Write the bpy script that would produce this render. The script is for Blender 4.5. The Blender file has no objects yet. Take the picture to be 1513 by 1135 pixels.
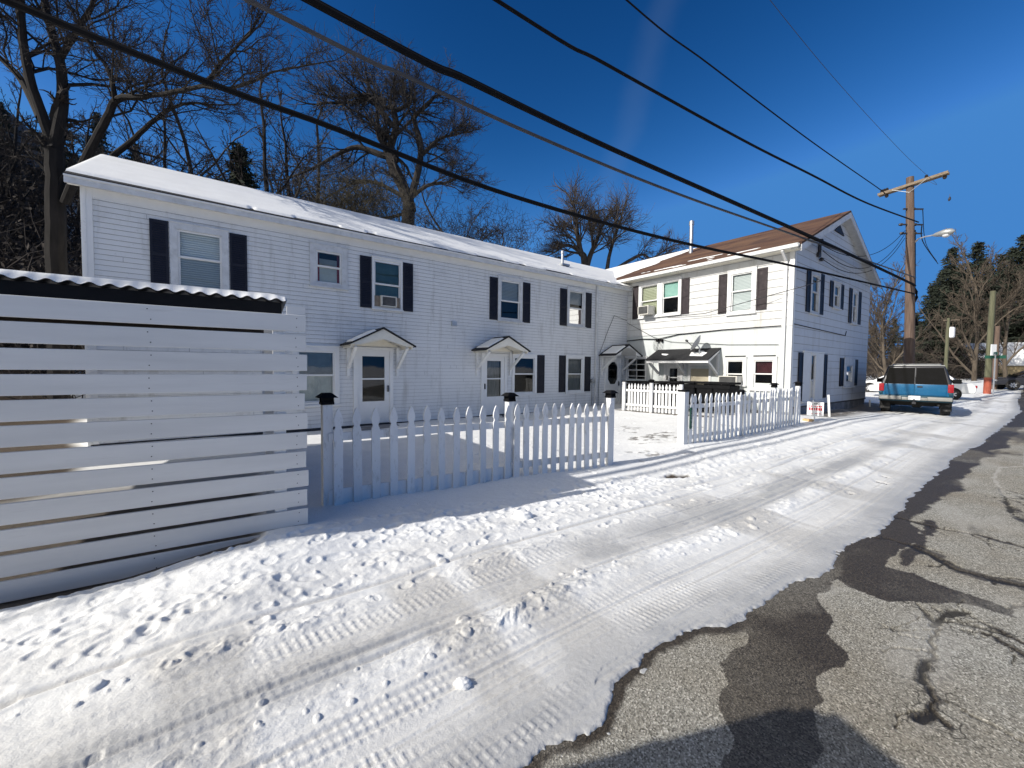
import bpy, bmesh, math, random
import numpy as np
from mathutils import Vector, Matrix

sc = bpy.context.scene
C = sc.collection
R = math.radians
random.seed(7)

# ------------------------------------------------------------------ camera, sky, sun, exposure
EYE = 1.62
F_PX, PITCH, ROLL = 592.52, R(2.303), R(0.6116)
cp, sp, cr, sr = math.cos(PITCH), math.sin(PITCH), math.cos(ROLL), math.sin(ROLL)
FWD = Vector((0, cp, -sp)); UP0 = Vector((0, sp, cp)); R0 = Vector((1, 0, 0))
RIGHT = cr * R0 + sr * UP0
UPV = -sr * R0 + cr * UP0
cam = bpy.data.cameras.new('camera')
cam.sensor_width = 36.0
cam.lens = 36.0 * F_PX / 1513.0
cam.clip_start = 0.05
cam.clip_end = 3000
co = bpy.data.objects.new('camera', cam); C.objects.link(co)
m3 = Matrix((RIGHT, UPV, -FWD)).transposed()
co.matrix_world = Matrix.Translation((0, 0, EYE)) @ m3.to_4x4()
sc.camera = co

SUN_EL = R(31.0)
TRAV = Vector((0.887, 0.462, 0)).normalized()          # horizontal travel of the light
LIGHT = Vector((TRAV.x * math.cos(SUN_EL), TRAV.y * math.cos(SUN_EL), -math.sin(SUN_EL)))
sun = bpy.data.lights.new('sun', 'SUN'); sun.energy = 4.3; sun.angle = R(0.53); sun.color = (1.0, 0.957, 0.89)
so = bpy.data.objects.new('sun', sun); C.objects.link(so)
so.rotation_euler = LIGHT.to_track_quat('-Z', 'Y').to_euler()

world = bpy.data.worlds.new('World'); sc.world = world; world.use_nodes = True
nt = world.node_tree; nt.nodes.clear()
wo = nt.nodes.new('ShaderNodeOutputWorld'); wb = nt.nodes.new('ShaderNodeBackground')
sky = nt.nodes.new('ShaderNodeTexSky'); sky.sky_type = 'NISHITA'; sky.sun_disc = False
sky.sun_elevation = SUN_EL; sky.sun_rotation = math.atan2(-TRAV.x, -TRAV.y)
sky.altitude = 300; sky.air_density = 1.0; sky.dust_density = 0.25; sky.ozone_density = 2.2
wb.inputs['Strength'].default_value = 0.085
# a faint drifting contrail: a soft band along a great circle of the sky
tc = nt.nodes.new('ShaderNodeTexCoord')
def wn(t, **kw):
    n = nt.nodes.new(t)
    for k, v in kw.items(): setattr(n, k, v)
    return n
def pix_ray(x, y):
    a = (x - 756.5) / F_PX; b = -(y - 567.5) / F_PX
    return (FWD + a * RIGHT + b * UPV)
ca, cb = pix_ray(985, 0).normalized(), pix_ray(905, 250).normalized()
cn = ca.cross(cb).normalized(); cmid = pix_ray(940, 120).normalized()
dot = wn('ShaderNodeVectorMath', operation='DOT_PRODUCT'); dot.inputs[1].default_value = cn
nt.links.new(tc.outputs['Generated'], dot.inputs[0])
nz = wn('ShaderNodeTexNoise'); nz.inputs['Scale'].default_value = 9; nz.inputs['Detail'].default_value = 6
nt.links.new(tc.outputs['Generated'], nz.inputs['Vector'])
wob = wn('ShaderNodeMath', operation='MULTIPLY_ADD'); wob.inputs[1].default_value = 0.05; wob.inputs[2].default_value = -0.025
nt.links.new(nz.outputs['Fac'], wob.inputs[0])
add = wn('ShaderNodeMath', operation='ADD'); nt.links.new(dot.outputs['Value'], add.inputs[0]); nt.links.new(wob.outputs[0], add.inputs[1])
ab = wn('ShaderNodeMath', operation='ABSOLUTE'); nt.links.new(add.outputs[0], ab.inputs[0])
mr = wn('ShaderNodeMapRange', interpolation_type='SMOOTHSTEP'); mr.inputs[1].default_value = 0.0; mr.inputs[2].default_value = 0.04; mr.inputs[3].default_value = 1; mr.inputs[4].default_value = 0
nt.links.new(ab.outputs[0], mr.inputs[0])
dm = wn('ShaderNodeVectorMath', operation='DOT_PRODUCT'); dm.inputs[1].default_value = cmid
nt.links.new(tc.outputs['Generated'], dm.inputs[0])
mr2 = wn('ShaderNodeMapRange', interpolation_type='SMOOTHSTEP'); mr2.inputs[1].default_value = 0.93; mr2.inputs[2].default_value = 1.0; mr2.inputs[3].default_value = 0; mr2.inputs[4].default_value = 0.03
nt.links.new(dm.outputs['Value'], mr2.inputs[0])
mm = wn('ShaderNodeMath', operation='MULTIPLY'); nt.links.new(mr.outputs[0], mm.inputs[0]); nt.links.new(mr2.outputs[0], mm.inputs[1])
mix = wn('ShaderNodeMixRGB'); mix.inputs['Color2'].default_value = (5.0, 6.0, 7.0, 1)
# deepen the clear winter blue, as the photograph's polarised sky
SKY_S = 0.085
sepc = wn('ShaderNodeSeparateColor'); comb = wn('ShaderNodeCombineColor'); nt.links.new(sky.outputs[0], sepc.inputs[0])
for i_, (pw, kf, mx_) in enumerate(((3.26, 41.9, .050), (1.95, 3.84, .195), (1.746, 2.99, .50))):
    a_ = wn('ShaderNodeMath', operation='MULTIPLY'); a_.inputs[1].default_value = SKY_S; nt.links.new(sepc.outputs[i_], a_.inputs[0])
    b_ = wn('ShaderNodeMath', operation='POWER'); b_.inputs[1].default_value = pw; nt.links.new(a_.outputs[0], b_.inputs[0])
    c_ = wn('ShaderNodeMath', operation='MULTIPLY'); c_.inputs[1].default_value = kf; nt.links.new(b_.outputs[0], c_.inputs[0])
    d_ = wn('ShaderNodeMath', operation='MINIMUM'); d_.inputs[1].default_value = mx_; nt.links.new(c_.outputs[0], d_.inputs[0])
    e_ = wn('ShaderNodeMath', operation='DIVIDE'); e_.inputs[1].default_value = SKY_S; nt.links.new(d_.outputs[0], e_.inputs[0])
    nt.links.new(e_.outputs[0], comb.inputs[i_])
# pale aureole added round the low sun to neutralise the blue shade
ds = wn('ShaderNodeVectorMath', operation='DOT_PRODUCT'); ds.inputs[1].default_value = -LIGHT
nt.links.new(tc.outputs['Generated'], ds.inputs[0])
am = wn('ShaderNodeMapRange', interpolation_type='SMOOTHSTEP'); am.inputs[1].default_value = 0.52; am.inputs[2].default_value = 1.0; am.inputs[3].default_value = 0; am.inputs[4].default_value = 1
nt.links.new(ds.outputs['Value'], am.inputs[0])
au = wn('ShaderNodeMixRGB'); au.inputs['Color2'].default_value = (12.5, 11.8, 10.0, 1)
nt.links.new(am.outputs[0], au.inputs['Fac']); nt.links.new(comb.outputs[0], au.inputs['Color1'])
nt.links.new(mm.outputs[0], mix.inputs['Fac']); nt.links.new(au.outputs[0], mix.inputs['Color1'])
nt.links.new(mix.outputs[0], wb.inputs['Color']); nt.links.new(wb.outputs[0], wo.inputs['Surface'])

vs = sc.view_settings
vs.view_transform = 'Standard'; vs.look = 'None'; vs.gamma = 1; vs.exposure = 0.27
try: vs.use_curve_mapping = False
except Exception: pass

# ------------------------------------------------------------------ helpers: points, meshes, things
def at(x, y, depth):
    """the place seen at photo pixel x, y, at this many metres north of the viewpoint"""
    r = pix_ray(x, y)
    t = depth / r.y
    return Vector((r.x * t, depth, EYE + r.z * t))

def ground_at(x, y, z=0.0):
    r = pix_ray(x, y); t = (z - EYE) / r.z
    return Vector((r.x * t, r.y * t, z))

ID = lambda a, b, c: Vector((a, b, c))

class MB:
    def __init__(s): s.v = []; s.f = []; s.m = []
    def poly(s, pts, mi=0):
        n = len(s.v); s.v.extend([tuple(p) for p in pts]); s.f.append(tuple(range(n, n + len(pts)))); s.m.append(mi); return s
    def hexa(s, P, mi=0):
        n = len(s.v); s.v.extend([tuple(p) for p in P])
        for q in ((0, 3, 2, 1), (4, 5, 6, 7), (0, 1, 5, 4), (1, 2, 6, 5), (2, 3, 7, 6), (3, 0, 4, 7)):
            s.f.append(tuple(n + k for k in q)); s.m.append(mi)
        return s
    def box(s, a0, a1, b0, b1, c0, c1, pl=ID, mi=0):
        return s.hexa([pl(a0, b0, c0), pl(a1, b0, c0), pl(a1, b1, c0), pl(a0, b1, c0), pl(a0, b0, c1), pl(a1, b0, c1), pl(a1, b1, c1), pl(a0, b1, c1)], mi)
    def prism(s, poly, pl3, t0, t1, mi=0):
        """poly of 2-D points, pl3(u, v, t) -> point; closed extrusion from t0 to t1"""
        n = len(s.v); k = len(poly)
        s.v.extend([tuple(pl3(u, v, t0)) for u, v in poly]); s.v.extend([tuple(pl3(u, v, t1)) for u, v in poly])
        s.f.append(tuple(n + i for i in range(k))); s.f.append(tuple(n + k + i for i in reversed(range(k)))); s.m += [mi, mi]
        for i in range(k):
            j = (i + 1) % k
            s.f.append((n + i, n + k + i, n + k + j, n + j)); s.m.append(mi)
        return s
    def bar(s, p, q, w, h, mi=0, up=Vector((0, 0, 1))):
        p, q = Vector(p), Vector(q); d = (q - p).normalized()
        x = d.cross(up)
        if x.length < 1e-4: x = d.cross(Vector((0, 1, 0)))
        x.normalize(); y = x.cross(d)
        x *= w / 2; y *= h / 2
        return s.hexa([p - x - y, p + x - y, p + x + y, p - x + y, q - x - y, q + x - y, q + x + y, q - x + y], mi)
    def tube(s, pts, rad, sides=6, mi=0, cap=True):
        n0 = len(s.v); N = len(pts); ref = None
        if not hasattr(rad, '__len__'): rad = [rad] * N
        cs = [(math.cos(2 * math.pi * k / sides), math.sin(2 * math.pi * k / sides)) for k in range(sides)]
        for i in range(N):
            a = pts[max(0, i - 1)]; b = pts[min(N - 1, i + 1)]
            dx, dy, dz = b[0] - a[0], b[1] - a[1], b[2] - a[2]
            l = math.sqrt(dx * dx + dy * dy + dz * dz) or 1e-9
            dx /= l; dy /= l; dz /= l
            if ref is None: ref = (0, 0, 1) if abs(dz) < 0.9 else (1, 0, 0)
            ux, uy, uz = dy * ref[2] - dz * ref[1], dz * ref[0] - dx * ref[2], dx * ref[1] - dy * ref[0]
            l = math.sqrt(ux * ux + uy * uy + uz * uz)
            if l < 1e-3:
                ref = (0, 1, 0); ux, uy, uz = dy * ref[2] - dz * ref[1], dz * ref[0] - dx * ref[2], dx * ref[1] - dy * ref[0]
                l = math.sqrt(ux * ux + uy * uy + uz * uz) or 1e-9
            ux /= l; uy /= l; uz /= l
            vx, vy, vz = uy * dz - uz * dy, uz * dx - ux * dz, ux * dy - uy * dx
            x, y, z = pts[i]; r = rad[i]
            for c, t in cs:
                s.v.append((x + r * (c * ux + t * vx), y + r * (c * uy + t * vy), z + r * (c * uz + t * vz)))
        for i in range(N - 1):
            for k in range(sides):
                k2 = (k + 1) % sides; a = n0 + i * sides
                s.f.append((a + k, a + k2, a + sides + k2, a + sides + k)); s.m.append(mi)
        if cap and sides > 2:
            s.f.append(tuple(n0 + k for k in reversed(range(sides)))); s.m.append(mi)
            s.f.append(tuple(n0 + (N - 1) * sides + k for k in range(sides))); s.m.append(mi)
        return s
    def lathe(s, o, prof, ax=Vector((0, 0, 1)), sides=16, mi=0):
        """prof: list of (radius, distance along ax) starting from o"""
        ax = Vector(ax).normalized(); o = Vector(o)
        u = ax.cross(Vector((0, 1, 0)) if abs(ax.y) < 0.9 else Vector((1, 0, 0))).normalized(); w = ax.cross(u)
        n0 = len(s.v)
        for r, h in prof:
            for k in range(sides):
                t = 2 * math.pi * k / sides
                s.v.append(tuple(o + ax * h + u * (r * math.cos(t)) + w * (r * math.sin(t))))
        for i in range(len(prof) - 1):
            for k in range(sides):
                k2 = (k + 1) % sides; a = n0 + i * sides
                s.f.append((a + k, a + k2, a + sides + k2, a + sides + k)); s.m.append(mi)
        s.f.append(tuple(n0 + k for k in reversed(range(sides)))); s.m.append(mi)
        s.f.append(tuple(n0 + (len(prof) - 1) * sides + k for k in range(sides))); s.m.append(mi)
        return s
    def bbox(s, x0, x1, y0, y1, z0, z1, bev=0.03, seg=2, mi=0, M=None, taper=None):
        """a bevelled box; taper = (x scale, y0 shift, y1 shift) of its upper face"""
        bm = bmesh.new()
        P = [(x0, y0, z0), (x1, y0, z0), (x1, y1, z0), (x0, y1, z0), (x0, y0, z1), (x1, y0, z1), (x1, y1, z1), (x0, y1, z1)]
        if taper:
            cx = (x0 + x1) / 2
            for i in range(4, 8):
                x, y, z = P[i]
                P[i] = (cx + (x - cx) * taper[0], y + (taper[1] if i in (4, 5) else taper[2]), z)
        V = [bm.verts.new(p) for p in P]
        for q in ((0, 3, 2, 1), (4, 5, 6, 7), (0, 1, 5, 4), (1, 2, 6, 5), (2, 3, 7, 6), (3, 0, 4, 7)): bm.faces.new([V[k] for k in q])
        if bev: bmesh.ops.bevel(bm, geom=list(bm.edges), offset=bev, segments=seg, profile=0.6, affect='EDGES')
        n = len(s.v); bm.verts.ensure_lookup_table(); bm.verts.index_update()
        for v in bm.verts: s.v.append(tuple(M @ v.co if M else v.co))
        for f in bm.faces: s.f.append(tuple(n + v.index for v in f.verts)); s.m.append(mi)
        bm.free(); return s
    def build(s, name, mats, parent=None, smooth=False, fix=True):
        me = bpy.data.meshes.new(name); me.from_pydata(s.v, [], s.f)
        if not isinstance(mats, (list, tuple)): mats = [mats]
        for m in mats: me.materials.append(m)
        if len(mats) > 1: me.polygons.foreach_set('material_index', s.m)
        if fix and len(s.f) < 20000:
            bm = bmesh.new(); bm.from_mesh(me); bmesh.ops.recalc_face_normals(bm, faces=bm.faces); bm.to_mesh(me); bm.free()
        if smooth:
            me.polygons.foreach_set('use_smooth', [True] * len(me.polygons))
            try: me.set_sharp_from_angle(angle=R(38))
            except Exception: pass
        me.update()
        o = bpy.data.objects.new(name, me); C.objects.link(o)
        if parent is not None: o.parent = parent
        return o

def tag(o, label=None, cat=None, group=None, kind=None):
    if label: o['label'] = label
    if cat: o['category'] = cat
    if group: o['group'] = group
    if kind: o['kind'] = kind
    return o

def thing(name, label, cat, loc=(0, 0, 0), rz=0.0, group=None):
    o = bpy.data.objects.new(name, None); o.empty_display_size = 0.2
    C.objects.link(o); o.location = loc; o.rotation_euler = (0, 0, rz)
    return tag(o, label, cat, group)

def kids(o): return [c for c in list(bpy.data.objects) if c.parent == o]
def copy_tree(o, parent=None):
    c = o.copy(); C.objects.link(c); c.parent = parent
    for k in o.children: copy_tree(k, c)
    return c

# ------------------------------------------------------------------ noise
def _h(ix, iy, seed):
    n = (ix.astype(np.int64) * 374761393 + iy.astype(np.int64) * 668265263 + seed * 974634541) & 0xffffffff
    n = ((n ^ (n >> 13)) * 1274126177) & 0xffffffff
    n = n ^ (n >> 16)
    return (n & 0xffffff) / float(0xffffff)
def vnoise(x, y, seed=0):
    x = np.asarray(x, float); y = np.asarray(y, float)
    ix = np.floor(x); iy = np.floor(y); fx = x - ix; fy = y - iy
    fx = fx * fx * (3 - 2 * fx); fy = fy * fy * (3 - 2 * fy)
    a = _h(ix, iy, seed); b = _h(ix + 1, iy, seed); c = _h(ix, iy + 1, seed); d = _h(ix + 1, iy + 1, seed)
    return (a + (b - a) * fx) * (1 - fy) + (c + (d - c) * fx) * fy
def fbm(x, y, seed=0, oct=4):
    t = 0; amp = 0.5; tot = 0
    for i in range(oct):
        t = t + amp * (vnoise(x, y, seed + i * 17) - 0.5); tot += amp; amp *= 0.5; x = x * 2.03 + 5.1; y = y * 2.03 + 1.7
    return t / tot          # about -0.5 .. 0.5
def sstep(a, b, x):
    t = np.clip((x - a) / (b - a), 0, 1); return t * t * (3 - 2 * t)

# ------------------------------------------------------------------ materials
def new_mat(name):
    m = bpy.data.materials.new(name); m.use_nodes = True
    n = m.node_tree; b = n.nodes['Principled BSDF']; return m, n, b
def L(n, a, b): n.links.new(a, b)
def texco(n, scale=(1, 1, 1), out='Object'):
    t = n.nodes.new('ShaderNodeTexCoord'); mp = n.nodes.new('ShaderNodeMapping'); mp.inputs['Scale'].default_value = scale
    L(n, t.outputs[out], mp.inputs['Vector']); return mp.outputs[0]
def noise(n, vec, scale, detail=4, rough=0.55, dist=0):
    t = n.nodes.new('ShaderNodeTexNoise'); t.inputs['Scale'].default_value = scale; t.inputs['Detail'].default_value = detail
    t.inputs['Roughness'].default_value = rough; t.inputs['Distortion'].default_value = dist
    if vec is not None: L(n, vec, t.inputs['Vector'])
    return t.outputs['Fac']
def ramp(n, fac, stops):
    r = n.nodes.new('ShaderNodeValToRGB'); e = r.color_ramp.elements
    while len(e) < len(stops): e.new(0.5)
    for i, (p, c) in enumerate(stops):
        e[i].position = p; e[i].color = (c[0], c[1], c[2], 1) if hasattr(c, '__len__') else (c, c, c, 1)
    L(n, fac, r.inputs['Fac']); return r.outputs['Color']
def mixc(n, fac, a, b, mode='MIX'):
    m = n.nodes.new('ShaderNodeMixRGB'); m.blend_type = mode
    for inp, v in (('Fac', fac), ('Color1', a), ('Color2', b)):
        if isinstance(v, (int, float)): m.inputs[inp].default_value = v if inp == 'Fac' else (v, v, v, 1)
        elif isinstance(v, tuple): m.inputs[inp].default_value = (v[0], v[1], v[2], 1)
        else: L(n, v, m.inputs[inp])
    return m.outputs[0]
def math_(n, op, a, b=None, c=None):
    m = n.nodes.new('ShaderNodeMath'); m.operation = op
    for i, v in enumerate((a, b, c)):
        if v is None: continue
        if isinstance(v, (int, float)): m.inputs[i].default_value = v
        else: L(n, v, m.inputs[i])
    return m.outputs[0]
def bump(n, b, h, strength=0.3, dist=0.01, prev=None):
    k = n.nodes.new('ShaderNodeBump'); k.inputs['Strength'].default_value = strength; k.inputs['Distance'].default_value = dist
    L(n, h, k.inputs['Height'])
    if prev is not None: L(n, prev, k.inputs['Normal'])
    L(n, k.outputs[0], b.inputs['Normal']); return k.outputs[0]
def attr(n, name):
    a = n.nodes.new('ShaderNodeAttribute'); a.attribute_name = name; return a.outputs['Fac']

def plain(name, col, rough=0.7, metal=0.0, var=0.12, scale=6.0, bstr=0.15, bscale=60, stretch=(1, 1, 1), dirt=None, spec=0.3):
    m, n, b = new_mat(name); v = texco(n, stretch)
    f = noise(n, v, scale, 5)
    dark = tuple(c * (1 - var) for c in col); lite = tuple(min(1, c * (1 + var)) for c in col)
    c = ramp(n, f, [(0.3, dark), (0.7, lite)])
    if dirt:
        g = noise(n, v, dirt[1], 6, 0.65); g2 = ramp(n, g, [(dirt[2], 0.0), (dirt[2] + 0.2, 1.0)])
        c = mixc(n, math_(n, 'MULTIPLY', g2, dirt[3]), c, dirt[0])
    L(n, c, b.inputs['Base Color']); b.inputs['Roughness'].default_value = rough; b.inputs['Metallic'].default_value = metal
    b.inputs['Specular IOR Level'].default_value = spec
    if bstr: bump(n, b, noise(n, v, bscale, 4), bstr, 0.004)
    return m

M = {}
M['white_paint'] = plain('white_paint', (0.76, 0.76, 0.75), 0.6, var=0.05, scale=3, bstr=0.12, bscale=40, dirt=((0.42, 0.41, 0.38), 2.2, 0.6, 0.35))
def mk_picket():
    m, n, b = new_mat('fence_paint'); v = texco(n, (3, 3, 1)); oi = n.nodes.new('ShaderNodeObjectInfo')
    mp = n.nodes.new('ShaderNodeVectorMath'); mp.operation = 'ADD'; L(n, v, mp.inputs[0]); cx = n.nodes.new('ShaderNodeCombineXYZ'); L(n, math_(n, 'MULTIPLY', oi.outputs['Random'], 40.0), cx.inputs[0]); L(n, cx.outputs[0], mp.inputs[1]); v = mp.outputs[0]
    c = mixc(n, oi.outputs['Random'], (0.66, 0.665, 0.665), (0.76, 0.76, 0.755))
    g = noise(n, v, 5, 7, 0.7); c = mixc(n, math_(n, 'MULTIPLY', ramp(n, g, [(0.56, 0.0), (0.70, 1.0)]), .55), c, (0.33, 0.31, 0.27))
    h = noise(n, v, 22, 5, 0.7); c = mixc(n, math_(n, 'MULTIPLY', ramp(n, h, [(0.66, 0.0), (0.70, 1.0)]), .6), c, (0.20, 0.17, 0.14))
    L(n, c, b.inputs['Base Color']); b.inputs['Roughness'].default_value = .6; b.inputs['Specular IOR Level'].default_value = .25
    bump(n, b, noise(n, v, 20, 5), .25, .004); return m
M['fence_paint'] = mk_picket()
M['board_paint'] = plain('board_paint', (0.66, 0.655, 0.64), 0.6, var=0.09, scale=3, bstr=0.2, bscale=40, stretch=(.25, 1, 2.5), dirt=((0.30, 0.28, 0.25), 6, 0.60, 0.4))
M['trim_grey'] = plain('trim_grey', (0.56, 0.57, 0.58), 0.6, var=0.12, scale=5, dirt=((0.30, 0.30, 0.29), 8, 0.55, 0.5))
M['trim_white'] = plain('trim_white', (0.70, 0.70, 0.69), 0.5, var=0.04, scale=4, dirt=((0.4, 0.39, 0.36), 4, 0.62, 0.4))
M['gutter'] = plain('gutter', (0.66, 0.65, 0.62), 0.45, var=0.06, scale=3, dirt=((0.33, 0.3, 0.26), 2.5, 0.6, 0.5))
M['cream_trim'] = plain('cream_trim', (0.74, 0.70, 0.60), 0.6, var=0.06, dirt=((0.4, 0.36, 0.3), 3, 0.6, 0.4))
M['shutter_black'] = plain('shutter_black', (0.010, 0.011, 0.020), 0.55, var=0.2, bstr=0.05)
M['shutter_plum'] = plain('shutter_plum', (0.032, 0.025, 0.028), 0.7, var=0.25, scale=9, dirt=((0.12, 0.1, 0.1), 7, 0.55, 0.5))
M['black_shingle'] = plain('black_shingle', (0.022, 0.022, 0.024), 0.9, var=0.4, scale=25, bstr=0.5, bscale=70)
M['foundation'] = plain('foundation', (0.25, 0.25, 0.26), 0.9, var=0.25, scale=3, bstr=0.5, bscale=25, dirt=((0.08, 0.08, 0.08), 2, 0.5, 0.7))
M['metal_grey'] = plain('metal_grey', (0.42, 0.43, 0.44), 0.4, 0.7, var=0.15)
M['metal_dark'] = plain('metal_dark', (0.05, 0.05, 0.055), 0.5, 0.4, var=0.2)
M['black_plastic'] = plain('black_plastic', (0.007, 0.007, 0.008), 0.75, var=0.3, bstr=0.03, spec=0.12)
M['wire_black'] = plain('wire_black', (0.006, 0.006, 0.007), 0.8, var=0.2, bstr=0, spec=0.1)
M['wire_grey'] = plain('wire_grey', (0.045, 0.045, 0.05), 0.55, var=0.2, bstr=0)
M['pole_wood'] = plain('pole_wood', (0.140, 0.098, 0.076), 0.9, var=0.35, scale=14, bstr=0.7, bscale=40, stretch=(1, 1, 0.08), dirt=((0.09, 0.055, 0.04), 10, 0.5, 0.7))
M['arm_wood'] = plain('arm_wood', (0.22, 0.17, 0.12), 0.9, var=0.3, scale=14, bstr=0.5)
M['green_wood'] = plain('green_wood', (0.11, 0.11, 0.068), 0.9, var=0.3, scale=10, bstr=0.5, stretch=(1, 1, 0.1))
M['orange_paint'] = plain('orange_paint', (0.34, 0.085, 0.05), 0.7, var=0.15)
M['timber'] = plain('timber', (0.55, 0.36, 0.18), 0.8, var=0.15, scale=12)
M['dark_wood'] = plain('dark_wood', (0.055, 0.045, 0.038), 0.9, var=0.3)
M['green_sign'] = plain('green_sign', (0.012, 0.075, 0.050), 0.4, var=0.1, bstr=0)
M['red_print'] = plain('red_print', (0.55, 0.03, 0.045), 0.5, var=0.1, bstr=0)
M['black_print'] = plain('black_print', (0.02, 0.02, 0.02), 0.5, var=0.1, bstr=0)
M['white_print'] = plain('white_print', (0.78, 0.78, 0.78), 0.5, var=0.03, bstr=0)
M['grey_print'] = plain('grey_print', (0.36, 0.42, 0.40), 0.5, var=0.03, bstr=0)
M['bark_dark'] = plain('bark_dark', (0.019, 0.0165, 0.015), 0.95, var=0.4, scale=8, bstr=0.7, bscale=25, stretch=(1, 1, 0.25))
M['bark_grey'] = plain('bark_grey', (0.056, 0.047, 0.040), 0.95, var=0.4, scale=6, bstr=0.7, bscale=22, stretch=(1, 1, 0.25))
M['bark_brown'] = plain('bark_brown', (0.033, 0.029, 0.0265), 0.95, var=0.4, scale=6, bstr=0.7, bscale=22, stretch=(1, 1, 0.25))
M['bark_tan'] = plain('bark_tan', (0.10, 0.080, 0.060), 0.95, var=0.35, scale=6, bstr=0.6, bscale=22, stretch=(1, 1, 0.25))
M['twig_dark'] = plain('twig_dark', (0.036, 0.029, 0.025), 0.95, var=0.3, bstr=0)
M['twig_brown'] = plain('twig_brown', (0.053, 0.0465, 0.042), 0.95, var=0.3, bstr=0)
M['twig_tan'] = plain('twig_tan', (0.078, 0.062, 0.047), 0.95, var=0.3, bstr=0)
M['needle'] = plain('needle', (0.025, 0.031, 0.021), 0.9, var=0.5, scale=1.2, bstr=0)
M['needle_dark'] = plain('needle_dark', (0.020, 0.028, 0.018), 0.9, var=0.5, scale=1.2, bstr=0)
M['vine_leaf'] = plain('vine_leaf', (0.062, 0.053, 0.035), 0.9, var=0.45, scale=1.5, bstr=0)
M['rubber'] = plain('rubber', (0.02, 0.02, 0.02), 0.85, var=0.3, dirt=((0.14, 0.13, 0.12), 6, 0.5, 0.6))
M['underbody'] = plain('underbody', (0.02, 0.019, 0.018), 0.9, var=0.4)
M['car_blue'] = plain('car_blue', (0.003, 0.095, 0.215), 0.30, 0.15, var=0.05, scale=3, bstr=0, dirt=((0.05, 0.17, 0.28), 4, 0.5, 0.35), spec=0.5)
M['car_teal'] = plain('car_teal', (0.010, 0.050, 0.075), 0.4, 0.1, var=0.1, bstr=0)
M['car_white'] = plain('car_white', (0.74, 0.74, 0.73), 0.3, var=0.03, bstr=0, spec=0.5)
M['car_dark'] = plain('car_dark', (0.03, 0.03, 0.035), 0.3, 0.2, var=0.05, bstr=0, spec=0.5)
M['car_grey'] = plain('car_grey', (0.30, 0.30, 0.29), 0.4, 0.2, var=0.1, bstr=0)
M['bumper'] = plain('bumper', (0.25, 0.245, 0.23), 0.5, 0.2, var=0.1, dirt=((0.2, 0.18, 0.15), 5, 0.5, 0.5))
M['tail_red'] = plain('tail_red', (0.30, 0.006, 0.014), 0.2, var=0.1, bstr=0, spec=0.6)
M['rim'] = plain('rim', (0.55, 0.55, 0.56), 0.35, 0.6, var=0.1, bstr=0)
M['car_glass'] = plain('car_glass', (0.004, 0.004, 0.005), 0.05, var=0.2, bstr=0, spec=0.18)
M['ac_beige'] = plain('ac_beige', (0.62, 0.60, 0.54), 0.55, var=0.08, dirt=((0.3, 0.28, 0.25), 5, 0.55, 0.5))
M['ac_grille'] = plain('ac_grille', (0.13, 0.13, 0.13), 0.7, var=0.3)
M['plywood'] = plain('plywood', (0.30, 0.24, 0.18), 0.85, var=0.25, scale=9)
M['dish_grey'] = plain('dish_grey', (0.42, 0.42, 0.43), 0.5, var=0.08)
M['near_black'] = plain('near_black', (0.012, 0.012, 0.013), 0.95, var=0.2, bstr=0)
M['insulator'] = plain('insulator', (0.03, 0.025, 0.022), 0.3, var=0.2, bstr=0)
M['lamp_metal'] = plain('lamp_metal', (0.40, 0.41, 0.40), 0.45, 0.5, var=0.1)
M['tan_wall'] = plain('tan_wall', (0.42, 0.33, 0.19), 0.8, var=0.15)
M['door_white'] = plain('door_white', (0.72, 0.72, 0.71), 0.45, var=0.03, bstr=0.03, dirt=((0.4, 0.4, 0.38), 3, 0.66, 0.3))
M['blind_beige'] = plain('blind_beige', (0.45, 0.40, 0.30), 0.8, var=0.06)
M['curtain_red'] = plain('curtain_red', (0.06, 0.014, 0.018), 0.9, var=0.4, scale=5)
M['red_frame'] = plain('red_frame', (0.20, 0.03, 0.03), 0.7, var=0.3)
M['plastic_film'] = plain('plastic_film', (0.44, 0.45, 0.42), 0.4, var=0.12, scale=5, bstr=0.5, bscale=9)
M['mint_blind'] = plain('mint_blind', (0.30, 0.50, 0.45), 0.7, var=0.06)
M['teal_blind'] = plain('teal_blind', (0.12, 0.20, 0.20), 0.7, var=0.12)
M['grey_curtain'] = plain('grey_curtain', (0.30, 0.29, 0.27), 0.9, var=0.25, scale=9, stretch=(3, 3, 0.3))

def mk_glass():
    m = bpy.data.materials.new('window_glass'); m.use_nodes = True; n = m.node_tree; n.nodes.clear()
    out = n.nodes.new('ShaderNodeOutputMaterial'); tr = n.nodes.new('ShaderNodeBsdfTransparent'); gl = n.nodes.new('ShaderNodeBsdfGlossy')
    tr.inputs[0].default_value = (0.86, 0.9, 0.89, 1); gl.inputs['Roughness'].default_value = 0.03
    fr = n.nodes.new('ShaderNodeFresnel'); fr.inputs['IOR'].default_value = 1.62
    v = texco(n); t = noise(n, v, 1.3, 2); bp = n.nodes.new('ShaderNodeBump'); bp.inputs['Strength'].default_value = 0.12; bp.inputs['Distance'].default_value = 0.02
    L(n, t, bp.inputs['Height']); L(n, bp.outputs[0], gl.inputs['Normal'])
    mx = n.nodes.new('ShaderNodeMixShader'); L(n, fr.outputs[0], mx.inputs[0]); L(n, tr.outputs[0], mx.inputs[1]); L(n, gl.outputs[0], mx.inputs[2])
    L(n, mx.outputs[0], out.inputs['Surface']); return m
M['glass'] = mk_glass()

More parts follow.
